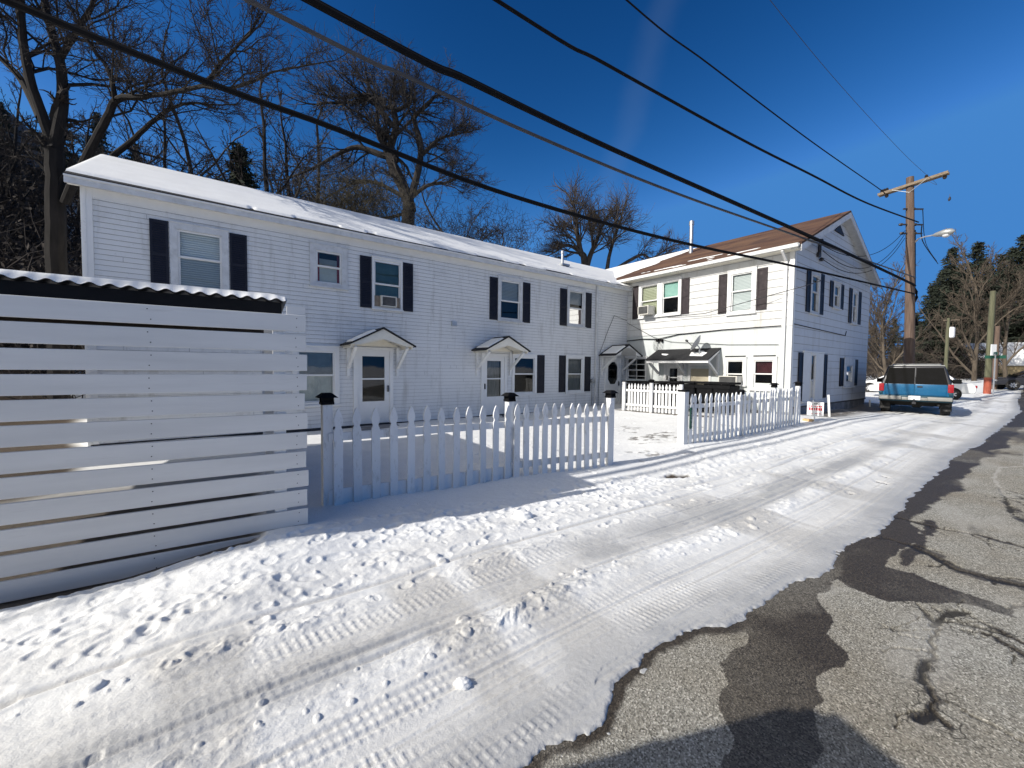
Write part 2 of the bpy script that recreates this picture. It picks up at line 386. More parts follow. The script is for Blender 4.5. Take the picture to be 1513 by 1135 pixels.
def mk_slats(name, a, b, scale):
    m, n, bs = new_mat(name); v = texco(n)
    w = n.nodes.new('ShaderNodeTexWave'); w.wave_type = 'BANDS'; w.bands_direction = 'Z'; w.inputs['Scale'].default_value = scale
    w.inputs['Distortion'].default_value = 0.15; L(n, v, w.inputs['Vector'])
    L(n, ramp(n, w.outputs['Fac'], [(0.1, a), (0.6, b)]), bs.inputs['Base Color']); bs.inputs['Roughness'].default_value = 0.6
    bump(n, bs, w.outputs['Fac'], 0.5, 0.01); return m
M['mini_blind'] = mk_slats('mini_blind', (0.38, 0.41, 0.43), (0.62, 0.64, 0.65), 6.5)
M['yellow_slats'] = mk_slats('yellow_slats', (0.20, 0.21, 0.14), (0.50, 0.50, 0.36), 5)

def mk_siding(name, base, streak, pitch_lines=None):
    m, n, b = new_mat(name)
    v = texco(n, (1, 1, 0.12)); v2 = texco(n)
    f = noise(n, v2, 0.8, 6, 0.6); c = ramp(n, f, [(0.25, tuple(x * 0.90 for x in base)), (0.75, base)])
    g = noise(n, v, 3.5, 6, 0.7); c = mixc(n, math_(n, 'MULTIPLY', ramp(n, g, [(0.52, 0.0), (0.74, 1.0)]), streak), c, (0.36, 0.34, 0.30))
    h = noise(n, v2, 9, 8, 0.75); c = mixc(n, math_(n, 'MULTIPLY', ramp(n, h, [(0.58, 0.0), (0.70, 1.0)]), streak * 0.9), c, (0.45, 0.43, 0.40))
    k = noise(n, v2, 1.9, 7, 0.7); c = mixc(n, math_(n, 'MULTIPLY', ramp(n, k, [(0.54, 0.0), (0.66, 1.0)]), streak * 0.5), c, (0.50, 0.50, 0.49))
    L(n, c, b.inputs['Base Color']); b.inputs['Roughness'].default_value = 0.55; b.inputs['Specular IOR Level'].default_value = 0.3
    bump(n, b, noise(n, v2, 14, 5), 0.12, 0.01); return m
M['siding'] = mk_siding('siding', (0.75, 0.75, 0.74), 0.6)
M['shingle_siding'] = mk_siding('shingle_siding', (0.63, 0.635, 0.63), 0.8)
M['block_wall'] = mk_siding('block_wall', (0.57, 0.60, 0.595), 0.5)
M['siding_lip_shade_joint'] = plain('siding_lip_shade_joint', (0.25, 0.25, 0.255), 0.9, var=0.3, bstr=0)  # grey that paints the lip shade under each lap; also the butt joints
M['shingle_lip_shade'] = plain('shingle_lip_shade', (0.26, 0.25, 0.23), 0.9, var=0.4, scale=2, bstr=0)  # dark tone painting the lip shade under each shingle course
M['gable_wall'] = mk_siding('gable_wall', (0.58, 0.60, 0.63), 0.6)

def mk_brown_roof():
    m, n, b = new_mat('brown_roof'); v = texco(n); v2 = texco(n, (1, 0.25, 1))
    br = n.nodes.new('ShaderNodeTexBrick'); br.inputs['Scale'].default_value = 1.0; br.inputs['Mortar Size'].default_value = 0.006
    br.inputs['Brick Width'].default_value = 0.33; br.inputs['Row Height'].default_value = 0.13; br.inputs['Color1'].default_value = (0.085, 0.038, 0.022, 1)
    br.inputs['Color2'].default_value = (0.06, 0.028, 0.018, 1); br.inputs['Mortar'].default_value = (0.03, 0.018, 0.012, 1)
    sw = n.nodes.new('ShaderNodeSeparateXYZ'); cb_ = n.nodes.new('ShaderNodeCombineXYZ'); L(n, v, sw.inputs[0]); L(n, sw.outputs[1], cb_.inputs[0]); L(n, sw.outputs[0], cb_.inputs[1])
    L(n, cb_.outputs[0], br.inputs['Vector'])
    f = noise(n, v2, 1.2, 6, 0.6); c = mixc(n, ramp(n, f, [(0.4, 0.0), (0.62, 1.0)]), br.outputs['Color'], (0.135, 0.072, 0.038))
    g = noise(n, v, 1.0, 5); c = mixc(n, ramp(n, g, [(0.55, 0.0), (0.72, 0.7)]), c, (0.05, 0.025, 0.017))
    L(n, c, b.inputs['Base Color']); b.inputs['Roughness'].default_value = 0.9; bump(n, b, noise(n, v, 60, 3), 0.4, 0.01); return m
M['brown_roof'] = mk_brown_roof()

def mk_snow(name, dirty=True):
    m, n, b = new_mat(name)
    t = n.nodes.new('ShaderNodeTexCoord'); v = t.outputs['Object']
    c = ramp(n, noise(n, v, 2.2, 5), [(0.3, (0.80, 0.80, 0.785)), (0.7, (0.86, 0.86, 0.845))])
    if dirty:
        d = attr(n, 'dirt'); sp_ = noise(n, v, 45, 6, 0.7)
        mo = math_(n, 'MULTIPLY', d, math_(n, 'MULTIPLY_ADD', sp_, 1.3, 0.25))
        c = mixc(n, mo, c, (0.44, 0.425, 0.40))
        gr = ramp(n, noise(n, v, 230, 3, 0.7), [(0.66, 0.0), (0.70, 1.0)]); c = mixc(n, math_(n, 'MULTIPLY', gr, math_(n, 'MULTIPLY_ADD', d, .8, .06)), c, (0.12, 0.10, 0.085))
        g = attr(n, 'bare'); c = mixc(n, g, c, ramp(n, noise(n, v, 25, 6, 0.7), [(0.3, (0.030, 0.022, 0.016)), (0.7, (0.11, 0.085, 0.06))]))
        sk = ramp(n, noise(n, v, 120, 2), [(0.66, 0.0), (0.71, 1.0)])
        c = mixc(n, math_(n, 'MULTIPLY', sk, attr(n, 'litter')), c, (0.09, 0.065, 0.045))
        ic = attr(n, 'ice'); c = mixc(n, math_(n, 'MULTIPLY', ic, 0.9), c, (0.40, 0.405, 0.41))
        ro = math_(n, 'MULTIPLY_ADD', ic, -0.35, 0.62); L(n, ro, b.inputs['Roughness'])
    else: b.inputs['Roughness'].default_value = 0.6
    L(n, c, b.inputs['Base Color']); b.inputs['Specular IOR Level'].default_value = 0.25
    p = bump(n, b, noise(n, v, 16, 8, 0.68), 0.25, 0.03)
    bump(n, b, noise(n, v, 140, 3), 0.45, 0.004, p); return m
M['snow'] = mk_snow('snow_ground'); M['roof_snow'] = mk_snow('roof_snow', False)

def mk_road():
    m, n, b = new_mat('asphalt'); t = n.nodes.new('ShaderNodeTexCoord'); v = t.outputs['Object']
    vo = n.nodes.new('ShaderNodeTexVoronoi'); vo.inputs['Scale'].default_value = 150; L(n, v, vo.inputs['Vector'])
    sp_ = ramp(n, vo.outputs['Color'], [(0.12, (0.11, 0.104, 0.09)), (0.45, (0.29, 0.28, 0.245)), (0.7, (0.38, 0.37, 0.325)), (0.95, (0.72, 0.70, 0.64))])
    big = noise(n, v, 0.7, 6, 0.6); c = mixc(n, ramp(n, big, [(0.36, 0.9), (0.64, 0.0)]), sp_, mixc(n, 1.0, sp_, (0.74, 0.68, 0.60), 'MULTIPLY'))
    w = attr(n, 'wet'); wetc = mixc(n, 1.0, sp_, (0.17, 0.142, 0.118), 'MULTIPLY')
    c = mixc(n, w, c, wetc)
    ve = n.nodes.new('ShaderNodeTexVoronoi'); ve.feature = 'DISTANCE_TO_EDGE'; ve.inputs['Scale'].default_value = 11
    dv_ = n.nodes.new('ShaderNodeMixRGB'); dv_.blend_type = 'ADD'; dv_.inputs['Fac'].default_value = .08; nn_ = n.nodes.new('ShaderNodeTexNoise'); nn_.inputs['Scale'].default_value = 14; L(n, v, nn_.inputs['Vector']); L(n, v, dv_.inputs['Color1']); L(n, nn_.outputs['Color'], dv_.inputs['Color2']); L(n, dv_.outputs[0], ve.inputs['Vector'])
    al = math_(n, 'MULTIPLY', ramp(n, ve.outputs['Distance'], [(0.012, 1.0), (0.05, 0.0)]), attr(n, 'allig'))
    c = mixc(n, math_(n, 'MULTIPLY', al, .8), c, (0.03, 0.027, 0.023))
    k = attr(n, 'crack'); c = mixc(n, k, c, (0.018, 0.016, 0.014))
    sl = attr(n, 'salt'); c = mixc(n, sl, c, (0.42, 0.40, 0.36))
    L(n, c, b.inputs['Base Color'])
    L(n, math_(n, 'MULTIPLY_ADD', w, -0.42, 0.9), b.inputs['Roughness']); b.inputs['Specular IOR Level'].default_value = 0.35
    p = bump(n, b, vo.outputs['Distance'], 0.5, 0.006); return m
M['road'] = mk_road()

def mk_earth():
    m, n, b = new_mat('earth'); v = texco(n)
    f = noise(n, v, 0.12, 7, 0.65); g = noise(n, v, 1.8, 6, 0.7)
    lit = ramp(n, g, [(0.3, (0.045, 0.034, 0.025)), (0.7, (0.115, 0.085, 0.06))])
    a = attr(n, 'snowy'); k = math_(n, 'ADD', a, math_(n, 'MULTIPLY_ADD', f, 1.4, -0.7))
    c = mixc(n, ramp(n, k, [(0.45, 0.0), (0.56, 1.0)]), lit, (0.82, 0.83, 0.85))
    L(n, c, b.inputs['Base Color']); b.inputs['Roughness'].default_value = 0.9; bump(n, b, g, 0.6, 0.1); return m
M['earth'] = mk_earth()

# ------------------------------------------------------------------ terrain
SD = np.array([0.79, 0.613]); SD /= np.linalg.norm(SD); SN = np.array([-SD[1], SD[0]])
EDGE = np.array([(-6, -3.2), (0.05, 1.56), (0.15, 1.67), (0.41, 1.77), (0.56, 1.98), (0.88, 2.24), (1.03, 2.35), (1.39, 2.48), (1.61, 2.63), (2.01, 2.88), (2.4, 3.09), (3.13, 3.63), (3.69, 3.95), (4.75, 4.79), (6.01, 5.73), (8.45, 7.55), (10.13, 8.68), (11.34, 9.5), (16.44, 13.2), (21.72, 17.02), (27.8, 22.0), (80, 62)])
ES, EV = EDGE @ SD, EDGE @ SN
ESS = np.linspace(ES[0], ES[-1], 400); EVS = np.interp(ESS, ES, EV)
for _k in range(3): EVS = np.convolve(np.pad(EVS, 5, 'edge'), np.ones(11) / 11, 'valid')
CTRL = np.array([(0, 1.5, 0), (2.4, 3.1, 0), (6, 5.7, 0), (10, 8.7, 0), (16, 13, 0), (22, 17, 0), (2, 0, 0), (6, 2, 0), (0, -3, 0), (-4, 0, 0), (-3, 1.2, 0), (12, 5, 0),
    (-4.6, 1.8, .0), (-3.3, 2.6, .02), (-1.9, 3.4, .17), (-1.85, 4.1, .09), (0, 5.55, .03), (1.6, 6.4, 0), (3.45, 8.1, .05), (7.97, 11.15, .08), (-1.0, 2.9, .02), (.3, 4.2, .03), (3, 5.6, .01),
    (-5, 10.3, -.14), (-3, 9, -.1), (0, 10, -.08), (0, 13.5, -.1), (4, 16.5, .02), (4.5, 14, .05), (7.5, 14, .1), (8.8, 12.4, .14), (12, 15, .1), (15.5, 19.2, .15), (14.5, 15, 0.), (19, 19, 0),
    (25, 24, 0), (2, 8, -.02), (-8, 7.5, -.1), (-14, 8, 0), (30, 30, 0), (-6, -6, 0), (8, -4, 0)])
def zbase(x, y):
    x = np.asarray(x, float); y = np.asarray(y, float)
    num = np.zeros_like(x); den = np.zeros_like(x)
    for cx, cy, cz in CTRL:
        d2 = (x - cx) ** 2 + (y - cy) ** 2 + 0.15; w = 1.0 / d2 ** 1.6
        num += w * cz; den += w
    z = num / den
    # hills: behind the long house to the left, a gentle rise far right
    r = np.hypot(x, y); ang = np.degrees(np.arctan2(x, y))
    slope = np.interp(ang, [-100, -52, -42, -30, -12, 8, 26, 40, 46, 52, 70, 100], [.45, .62, .42, .30, .20, .13, .07, .02, .02, .035, .03, .03])
    start = np.interp(ang, [-60, -45, -20, 20, 40, 52], [13.5, 17, 21, 27, 34, 34])
    t = np.clip(r - start, 0, None); hill = slope * np.minimum(t * t / (t + 6), 45)
    hill = np.where(y < 0, hill * np.clip(1 + y / 8.0, 0, 1), hill)
    return z + hill

def vdist(x, y):
    s = x * SD[0] + y * SD[1]; v = x * SN[0] + y * SN[1] - np.interp(s, ES, EV)
    v0 = x * SN[0] + y * SN[1] - np.interp(s, ESS, EVS)
    v = v + 0.10 * fbm(s * 1.7, v * 1.7, 3, 4) + 0.06 * fbm(s * 9, v * 9, 11, 3) + .022 * fbm(s * 31, v * 31, 12, 3) + .035 * fbm(s * 11, v * 11, 13, 4) + .05 * fbm(s * 4.5, v * 4.5, 14, 3)
    return s, v, v0

def grid_mesh(name, X, Y, Z, mat, attrs, keep=None, smooth=True):
    nr, nt_ = X.shape
    me = bpy.data.meshes.new(name)
    idx = np.arange(nr * nt_).reshape(nr, nt_)
    q = np.stack([idx[:-1, :-1], idx[:-1, 1:], idx[1:, 1:], idx[1:, :-1]], -1).reshape(-1, 4)
    if keep is not None:
        k = keep[:-1, :-1] | keep[1:, 1:] | keep[:-1, 1:] | keep[1:, :-1]; q = q[k.reshape(-1)]
    used = np.zeros(nr * nt_, bool); used[q.reshape(-1)] = True
    remap = np.cumsum(used) - 1; q = remap[q]
    co_ = np.stack([X, Y, Z], -1).reshape(-1, 3)[used]
    me.vertices.add(len(co_)); me.vertices.foreach_set('co', co_.astype(np.float32).reshape(-1))
    nf = len(q); me.loops.add(nf * 4); me.polygons.add(nf)
    me.loops.foreach_set('vertex_index', q.astype(np.int32).reshape(-1))
    me.polygons.foreach_set('loop_start', np.arange(0, nf * 4, 4, dtype=np.int32)); me.polygons.foreach_set('loop_total', np.full(nf, 4, np.int32))
    me.update(calc_edges=True)
    for k, a in attrs.items():
        at_ = me.attributes.new(k, 'FLOAT', 'POINT'); at_.data.foreach_set('value', a.reshape(-1)[used].astype(np.float32))
    if smooth: me.polygons.foreach_set('use_smooth', np.ones(nf, bool))
    me.materials.append(mat)
    o = bpy.data.objects.new(name, me); C.objects.link(o); return o

# --- one wide sheet of earth to the horizon, hills included
rad = np.concatenate([np.linspace(0.3, 12, 30), np.geomspace(12.5, 1500, 120)])
ang = np.radians(np.linspace(-180, 180, 241))
RR, TT = np.meshgrid(rad, ang, indexing='ij'); GX, GY = RR * np.sin(TT), RR * np.cos(TT)
GZ = zbase(GX, GY) - 0.09 + np.where(RR > 26, 1, 0) * 0.25 * fbm(GX * .25, GY * .25, 5, 4)
angd = np.degrees(TT)
snowy = np.interp(angd, [-180, -75, -40, -10, 10, 35, 60, 180], [.5, .12, .14, .2, .3, .95, .95, .5])
snowy = np.where((RR < 15) & ~((angd < -46) & (angd > -100) & (RR > 7)), 0.9, snowy)
tag(grid_mesh('ground', GX, GY, GZ, M['earth'], dict(snowy=snowy)), kind='structure')

# --- road
WETP = [(4.75, 4.79), (3.83, 3.78), (3.58, 3.7), (3.13, 3.3), (3.28, 3.14), (3.4, 2.84), (3.5, 2.66), (3.39, 2.58), (3.29, 2.72), (2.93, 2.74), (2.6, 2.8), (2.54, 3.04), (2.24, 2.86), (2.18, 2.6), (1.98, 2.45), (1.96, 2.23), (1.91, 2.16), (1.8, 2.1), (1.73, 2.1), (1.59, 1.99), (1.44, 1.84), (1.25, 1.5), (0.85, 1.5), (1.2, 2.16), (1.43, 2.31), (1.47, 2.48), (1.5, 2.75), (2.47, 3.4)]
CRACKS = [([(4.1, 4.42), (4.3, 4.32), (4.42, 4.12), (4.66, 3.96), (4.78, 3.67), (5.2, 3.2)], .018, 0), ([(4.55, 4.27), (4.16, 3.94), (3.74, 3.65), (3.33, 3.33)], .06, 1), ([(3.5, 3.85), (3.66, 3.81), (3.72, 3.65), (3.74, 3.47), (3.67, 3.25), (3.74, 3.14), (3.91, 2.98), (4.2, 2.7)], .035, 0),
    ([(2.86, 2.75), (2.71, 2.46), (2.5, 2.31), (2.38, 2.21), (2.26, 2.12), (2.15, 2.03)], .016, 0), ([(2.16, 2.0), (2.1, 1.91), (2.01, 1.84), (1.9, 1.79)], .013, 0), ([(2.01, 1.83), (2.0, 1.77)], .01, 0),
    ([(2.91, 2.7), (2.93, 2.54), (3.07, 2.54), (3.08, 2.34), (3.3, 2.1)], .014, 0), ([(2.85, 2.47), (2.97, 2.42), (2.95, 2.26), (3.1, 2.0)], .012, 0), ([(2.71, 2.5), (2.9, 2.62), (3.1, 2.66)], .03, 0),
    ([(6.9, 5.6), (6.57, 5.26), (5.84, 4.64), (5.72, 4.46), (5.66, 4.36), (5.4, 3.6)], .03, 0), ([(13.0, 10.0), (8.9, 6.9), (8.3, 6.75), (7.46, 6.15), (6.57, 5.26)], .03, 2), ([(8.9, 6.9), (10.5, 7.2)], .03, 0), ([(6.2, 5.2), (7.5, 5.0), (9, 5.6)], .02, 0), ([(3.4, 2.7), (4.4, 2.9), (5.4, 2.6)], .02, 0)]
nr, na = 1000, 1000
rad = np.geomspace(0.9, 70, nr); ang = np.radians(np.linspace(-8, 100, na))
RR, TT = np.meshgrid(rad, ang, indexing='ij'); X, Y = RR * np.sin(TT), RR * np.cos(TT)
s, v, v0 = vdist(X, Y)
jx = X + 0.05 * fbm(X * 6, Y * 6, 21, 4) * 2 + .22 * fbm(X * 1.9, Y * 1.9, 22, 4); jy = Y + 0.05 * fbm(X * 6, Y * 6, 31, 4) * 2 + .22 * fbm(X * 1.9, Y * 1.9, 32, 4)
ins = np.zeros(X.shape, bool); pts = WETP
for i in range(len(pts)):
    (x0, y0), (x1, y1) = pts[i], pts[i - 1]
    c = ((y0 > jy) != (y1 > jy)) & (jx < (x1 - x0) * (jy - y0) / (y1 - y0 + 1e-12) + x0); ins ^= c
width = np.interp(s, [-5, 1.5, 2.2, 5.8, 8, 14, 30], [.05, .05, .06, .10, .22, .30, .5]) * (0.55 + 1.2 * (fbm(s * 1.3, s * 0 + 4, 8, 3) + .5))
wet = np.maximum(ins * np.clip(.8 + .5 * fbm(X * 2.2, Y * 2.2, 45, 4) + .25 * sstep(1.2, 1.9, X), 0, 1), sstep(-width - .02, -width + .02, v))
wet = np.maximum(wet, sstep(0.62, .68, fbm(s * .35, v * 1.6, 44, 5) + .5) * 0.8 * (s > 6))
crack = np.zeros(X.shape); salt = np.zeros(X.shape)
wx_ = X + .05 * fbm(X * 3, Y * 3, 61, 3) + .055 * fbm(X * 17, Y * 17, 63, 4); wy_ = Y + .05 * fbm(X * 3, Y * 3, 66, 3) + .055 * fbm(X * 17, Y * 17, 68, 4)
crr = random.Random(12); extra = []
for P_, w_, kind_ in CRACKS:
    if kind_: continue
    for (x0, y0), (x1, y1) in zip(P_[:-1], P_[1:]):
        l_ = math.hypot(x1 - x0, y1 - y0); a_ = math.atan2(y1 - y0, x1 - x0)
        for q_ in range(int(l_ / .22) + (crr.random() < .7)):
            t_ = crr.random(); px_, py_ = x0 + (x1 - x0) * t_, y0 + (y1 - y0) * t_; aa = a_ + crr.choice([-1, 1]) * crr.uniform(.5, 1.3); ln = crr.uniform(.06, .26)
            q1 = (px_ + ln * math.cos(aa), py_ + ln * math.sin(aa)); aa += crr.uniform(-.7, .7); q2 = (q1[0] + ln * .6 * math.cos(aa), q1[1] + ln * .6 * math.sin(aa))
            extra.append(([(px_, py_), q1, q2], w_ * .4, 3))
allig = np.zeros(X.shape)
for P_, w_, kind_ in CRACKS + extra:
    rs_ = [math.hypot(*p) for p in P_]; i0 = max(0, int(np.searchsorted(rad, min(rs_) * .85 - .5))); i1 = int(np.searchsorted(rad, max(rs_) + .5)); SL = slice(i0, i1)
    th_ = [math.atan2(p[0], p[1]) for p in P_]; pad_ = .5 / max(.8, min(rs_)); SJ = slice(max(0, int(np.searchsorted(ang, min(th_) - pad_))), int(np.searchsorted(ang, max(th_) + pad_)))
    xs, ys = wx_[SL, SJ], wy_[SL, SJ]; X0, Y0 = X[SL, SJ], Y[SL, SJ]
    if xs.size == 0: continue
    D = np.full(xs.shape, 9.0)
    for (x0, y0), (x1, y1) in zip(P_[:-1], P_[1:]):
        dx, dy = x1 - x0, y1 - y0; l2 = dx * dx + dy * dy
        t = np.clip(((xs - x0) * dx + (ys - y0) * dy) / l2, 0, 1)
        D = np.minimum(D, np.hypot(xs - x0 - t * dx, ys - y0 - t * dy))
    ww = w_ * (0.2 + 1.0 * vnoise(X0 * 9, Y0 * 9, 71))
    k = sstep(ww * 1.25, ww * .75, D)
    if kind_ == 0 and w_ < .017: allig[SL, SJ] = np.maximum(allig[SL, SJ], sstep(.16, .06, D + .08 * fbm(X0 * 8, Y0 * 8, 79, 3)))
    if kind_ == 1: wet[SL, SJ] = np.maximum(wet[SL, SJ], k)
    elif kind_ == 2: salt[SL, SJ] = np.maximum(salt[SL, SJ], k * .8)
    elif kind_ == 3: crack[SL, SJ] = np.maximum(crack[SL, SJ], k * .85)
    else:
        crack[SL, SJ] = np.maximum(crack[SL, SJ], k * .9)
        wet[SL, SJ] = np.maximum(wet[SL, SJ], .85 * sstep(w_ * 2.6, w_ * 2.0, D + 0.05 * fbm(X0 * 12, Y0 * 12, 77, 3)) * sstep(.5, .6, vnoise(X0 * 2.6, Y0 * 2.6, 78)))
salt = np.maximum(salt, sstep(0.60, 0.72, fbm(s * .9, v * 2.5, 91, 5) + .5) * .35)
Zr = zbase(X, Y) + 0.012 * fbm(X * .8, Y * .8, 15, 3) - crack * .012
tag(grid_mesh('road', X, Y, Zr, M['road'], dict(wet=wet * (1 - salt), crack=crack, salt=salt * (1 - wet), allig=allig), keep=v < 0.6), kind='structure')

# --- snow cover
rad = np.concatenate([np.geomspace(0.85, 6, 720), np.geomspace(6.03, 75, 400)]); nr, na = len(rad), 1150; ang = np.radians(np.linspace(-75, 75, na))
RR, TT = np.meshgrid(rad, ang, indexing='ij'); X, Y = RR * np.sin(TT), RR * np.cos(TT)
s, v, v0 = vdist(X, Y)
drive = sstep(2.75, 2.55, v)                      # the ploughed strip between the fences and the road
th = 0.009 * sstep(-.010, .02, v) + 0.020 * sstep(.06, .7, v) + .014 * sstep(.5, 1.2, v) - 0.03 * sstep(0.0, -.02, v)
n1 = fbm(s * 1.1, v * 3.0, 101, 5); n2 = fbm(s * 5, v * 8, 111, 4); n3 = fbm(X * 22, Y * 22, 121, 3); n4 = fbm(X * 55, Y * 55, 122, 2)
nr_ = fbm(s * 14, v * 26, 123, 4)
wv = v0 + 0.05 * fbm(s * .4, s * 0 + 2.2, 131, 3) * 2
def band(c, w): return np.exp(-((wv - c) / w) ** 2)
r1 = band(.78, .10) * np.clip(.1 + 1.5 * vnoise(s * 2.2, v * 2, 141), 0, 1.4); r2 = band(1.42, .10) * np.clip(1.6 * vnoise(s * 1.9, v * 2, 142) - .2, 0, 1.3)
ridge = (.020 * r1 + .016 * r2) * (.75 + .9 * n2) + (.024 * r1 + .018 * r2) * np.clip(nr_, -.1, .5) * 1.6
rut = -.012 * band(.45, .16) - .011 * band(1.10, .18) - .007 * band(1.75, .10) - .007 * band(2.05, .08)
near = np.clip(1.25 - RR / 9, 0.0, 1)
th = th + ridge + rut + drive * (.016 * n1 * sstep(.1, .8, v) + .006 * n2 * sstep(.4, 1., wv)) + .0035 * n3 * (.25 + sstep(.3, .8, wv)) + .0016 * n4 * near + .012 * np.clip(nr_, 0, 1) * sstep(.02, .2, fbm(s * .9, v * 4, 244, 3)) * sstep(1.7, 1.2, wv)
# fine long scratches left by sliding wheels and the plough blade
th += drive * .010 * fbm(s * 1.2, v0 * 42, 143, 3) * sstep(1.7, 1.2, wv) * np.clip(.3 + 1.4 * vnoise(s * .9, v * 2, 144), 0, 1)
# crisp long grooves pressed by tyre shoulders, running with the road
GRV = np.zeros(X.shape)
for c_, w_, d_, k_ in ((.13, .010, .007, 1), (.24, .012, .009, 2), (.33, .008, .006, 3), (.42, .013, .009, 4), (.52, .010, .008, 5), (.63, .012, .007, 6), (.93, .012, .008, 7), (1.02, .016, .009, 8), (1.13, .010, .007, 9), (1.22, .014, .008, 10), (1.33, .010, .006, 11), (1.62, .018, .008, 12), (1.75, .022, .008, 13)):
    cc = c_ + .05 * fbm(s * .22, s * 0 + k_ * 3.1, 247, 2) * 2; on = sstep(.38, .6, fbm(s * .35, s * 0 + k_ * 7.7, 248, 3) + .5)
    gq = np.exp(-((v0 - cc) / w_) ** 2) - .5 * np.exp(-((np.abs(v0 - cc) - w_ * 2.2) / w_) ** 2)
    th -= d_ * 1.5 * gq * on; GRV = np.maximum(GRV, np.exp(-((v0 - cc) / (w_ * 1.3)) ** 2) * on)
isl = sstep(.20, .27, fbm(X * 11, Y * 11, 246, 3) - .55 * np.clip(-v, 0, 1)) * sstep(-.22, -.02, v) * (v < .02)
th = np.maximum(th, isl * .022 - .02)
th = np.where(v > .08, np.maximum(th, .010), th)
# tyre tread: blocks inside the ruts, worn away in places
def tread(c, w, pitch, amp, sd):
    u = (wv - c) / w; m_ = sstep(1, .85, np.abs(u))
    ph = s / pitch + u * .25 + .10 * fbm(s * 3, v * 3, sd, 2)
    blk = sstep(.20, .38, np.abs((ph % 1) - .5)) * sstep(.06, .16, np.abs(((u * 1.6 + .3) % 1) - .5))
    worn = sstep(.42, .62, fbm(s * .8, v * 2.5, sd + 1, 4) + .5)
    return amp * m_ * blk * worn * np.clip(.4 + nr_ + .5 * vnoise(s * 9, v * 9, sd + 2), 0, 1)
th += tread(.34, .11, .042, .0060, 151) + tread(.56, .09, .045, .0035, 154) + tread(1.02, .12, .046, .002, 157) + tread(1.24, .08, .050, .005, 161) + tread(.15, .08, .048, .006, 164)
# long thin wheel marks swinging towards the parked car
for c0, c1_ in ((2.05, 1.55), (2.22, 1.72), (1.8, 1.3)):
    cc = c0 + (c1_ - c0) * sstep(4, 13, s)
    th -= .018 * np.exp(-((v0 - cc) / .045) ** 2) * sstep(3.2, 5, s) * (.4 + vnoise(s * 2, v, 167))
# lumps and footprints in the deeper strip beside the fence
zone = sstep(1.45, 1.85, wv)
lump = np.clip(fbm(X * 4.2, Y * 4.2, 171, 4) - .07, 0, 1)
th += zone * (.028 + .085 * lump * drive + .014 * fbm(X * 8, Y * 8, 172, 4) * drive)
rng = np.random.default_rng(5)
def dent(cx, cy, a, lx, ly, dep, rim=.45):
    r0 = math.hypot(cx, cy); t0 = math.atan2(cx, cy); e = max(lx, ly) * 2.2
    i0, i1 = np.searchsorted(rad, [r0 - e, r0 + e]); j0, j1 = np.searchsorted(ang, [t0 - e / max(r0, .3), t0 + e / max(r0, .3)])
    if i1 <= i0 or j1 <= j0: return
    x = X[i0:i1, j0:j1] - cx; y = Y[i0:i1, j0:j1] - cy
    u = (x * math.cos(a) + y * math.sin(a)) / lx; w = (-x * math.sin(a) + y * math.cos(a)) / ly
    q = u * u + w * w + .9 * fbm(X[i0:i1, j0:j1] * 16, Y[i0:i1, j0:j1] * 16, 173, 2)
    th[i0:i1, j0:j1] += -dep * sstep(1.25, .45, q) + dep * rim * np.exp(-((np.sqrt(np.clip(q, 0, 9)) - 1.35) / .28) ** 2)
def sv_xy(s_, v_):
    e = np.interp(s_, ES, EV); p = SD * s_ + SN * (v_ + e); return float(p[0]), float(p[1])
base_a = math.atan2(SD[1], SD[0])
for k in range(60):                                  # walking lines along the strip
    s0, v0 = rng.uniform(-2.5, 10), rng.uniform(1.55, 2.65); dirn = rng.choice([-1, 1])
    for q in range(int(rng.integers(2, 7))):
        x_, y_ = sv_xy(s0 + dirn * q * .62 + rng.normal(0, .04), v0 + (.09 if q % 2 else -.09) + rng.normal(0, .03)); a_ = base_a + rng.normal(0, .25)
        dp_ = rng.uniform(.004, .011)
        dent(x_, y_, a_, .085, .042, dp_); dent(x_ - math.cos(a_) * .15, y_ - math.sin(a_) * .15, a_, .045, .038, dp_ * .9)
for k in range(130):
    s_ = rng.uniform(-2.5, 11); v_ = rng.uniform(1.0, 2.75)
    x_, y_ = sv_xy(s_, v_); dent(x_, y_, base_a + rng.normal(0, .9), rng.uniform(.02, .06), rng.uniform(.015, .035), rng.uniform(.002, .007), .2)
for k in range(340):                                 # crumbs thrown up by feet and wheels
    s_ = rng.uniform(-1.5, 10); u_ = rng.random(); v_ = rng.uniform(1.6, 2.75) if u_ < .45 else (rng.normal(.80, .07) if u_ < .8 else rng.normal(1.42, .07))
    x_, y_ = sv_xy(s_, v_); r_ = rng.uniform(.006, .018) * (1 + (rng.random() < .10) * 1.0); dent(x_, y_, rng.uniform(0, 3), r_ * 1.3, r_, -r_ * .6, 0)
# yard behind the fences: thin crust with leaf litter, bare spots near the gateway
yard = 1 - drive
th += yard * (.02 * fbm(X * 1.3, Y * 1.3, 181, 5) + .006 * fbm(X * 9, Y * 9, 182, 3))
for k in range(220):
    x_, y_ = rng.uniform(-2, 6.5), rng.uniform(5, 14.5); dent(x_, y_, rng.uniform(0, 3), rng.uniform(.06, .14), rng.uniform(.04, .06), rng.uniform(.006, .02))
dirt = drive * (0.60 * band(.40, .36) + .85 * band(1.10, .30) + .30 * band(1.8, .2)) * np.clip(.35 + 1.3 * (n1 + .5) * (.6 + n2), 0, 1) * np.clip(1 - 1.1 * r1, .2, 1)
dirt = np.maximum(dirt, .8 * sstep(.75, .1, v) * sstep(-.2, .25, n2 + .1) * (s > 2))
dirt = np.maximum(dirt, sstep(.60, .12, v) * (.8 + .6 * n2)) * np.clip(1.2 - RR / 60, .4, 1)
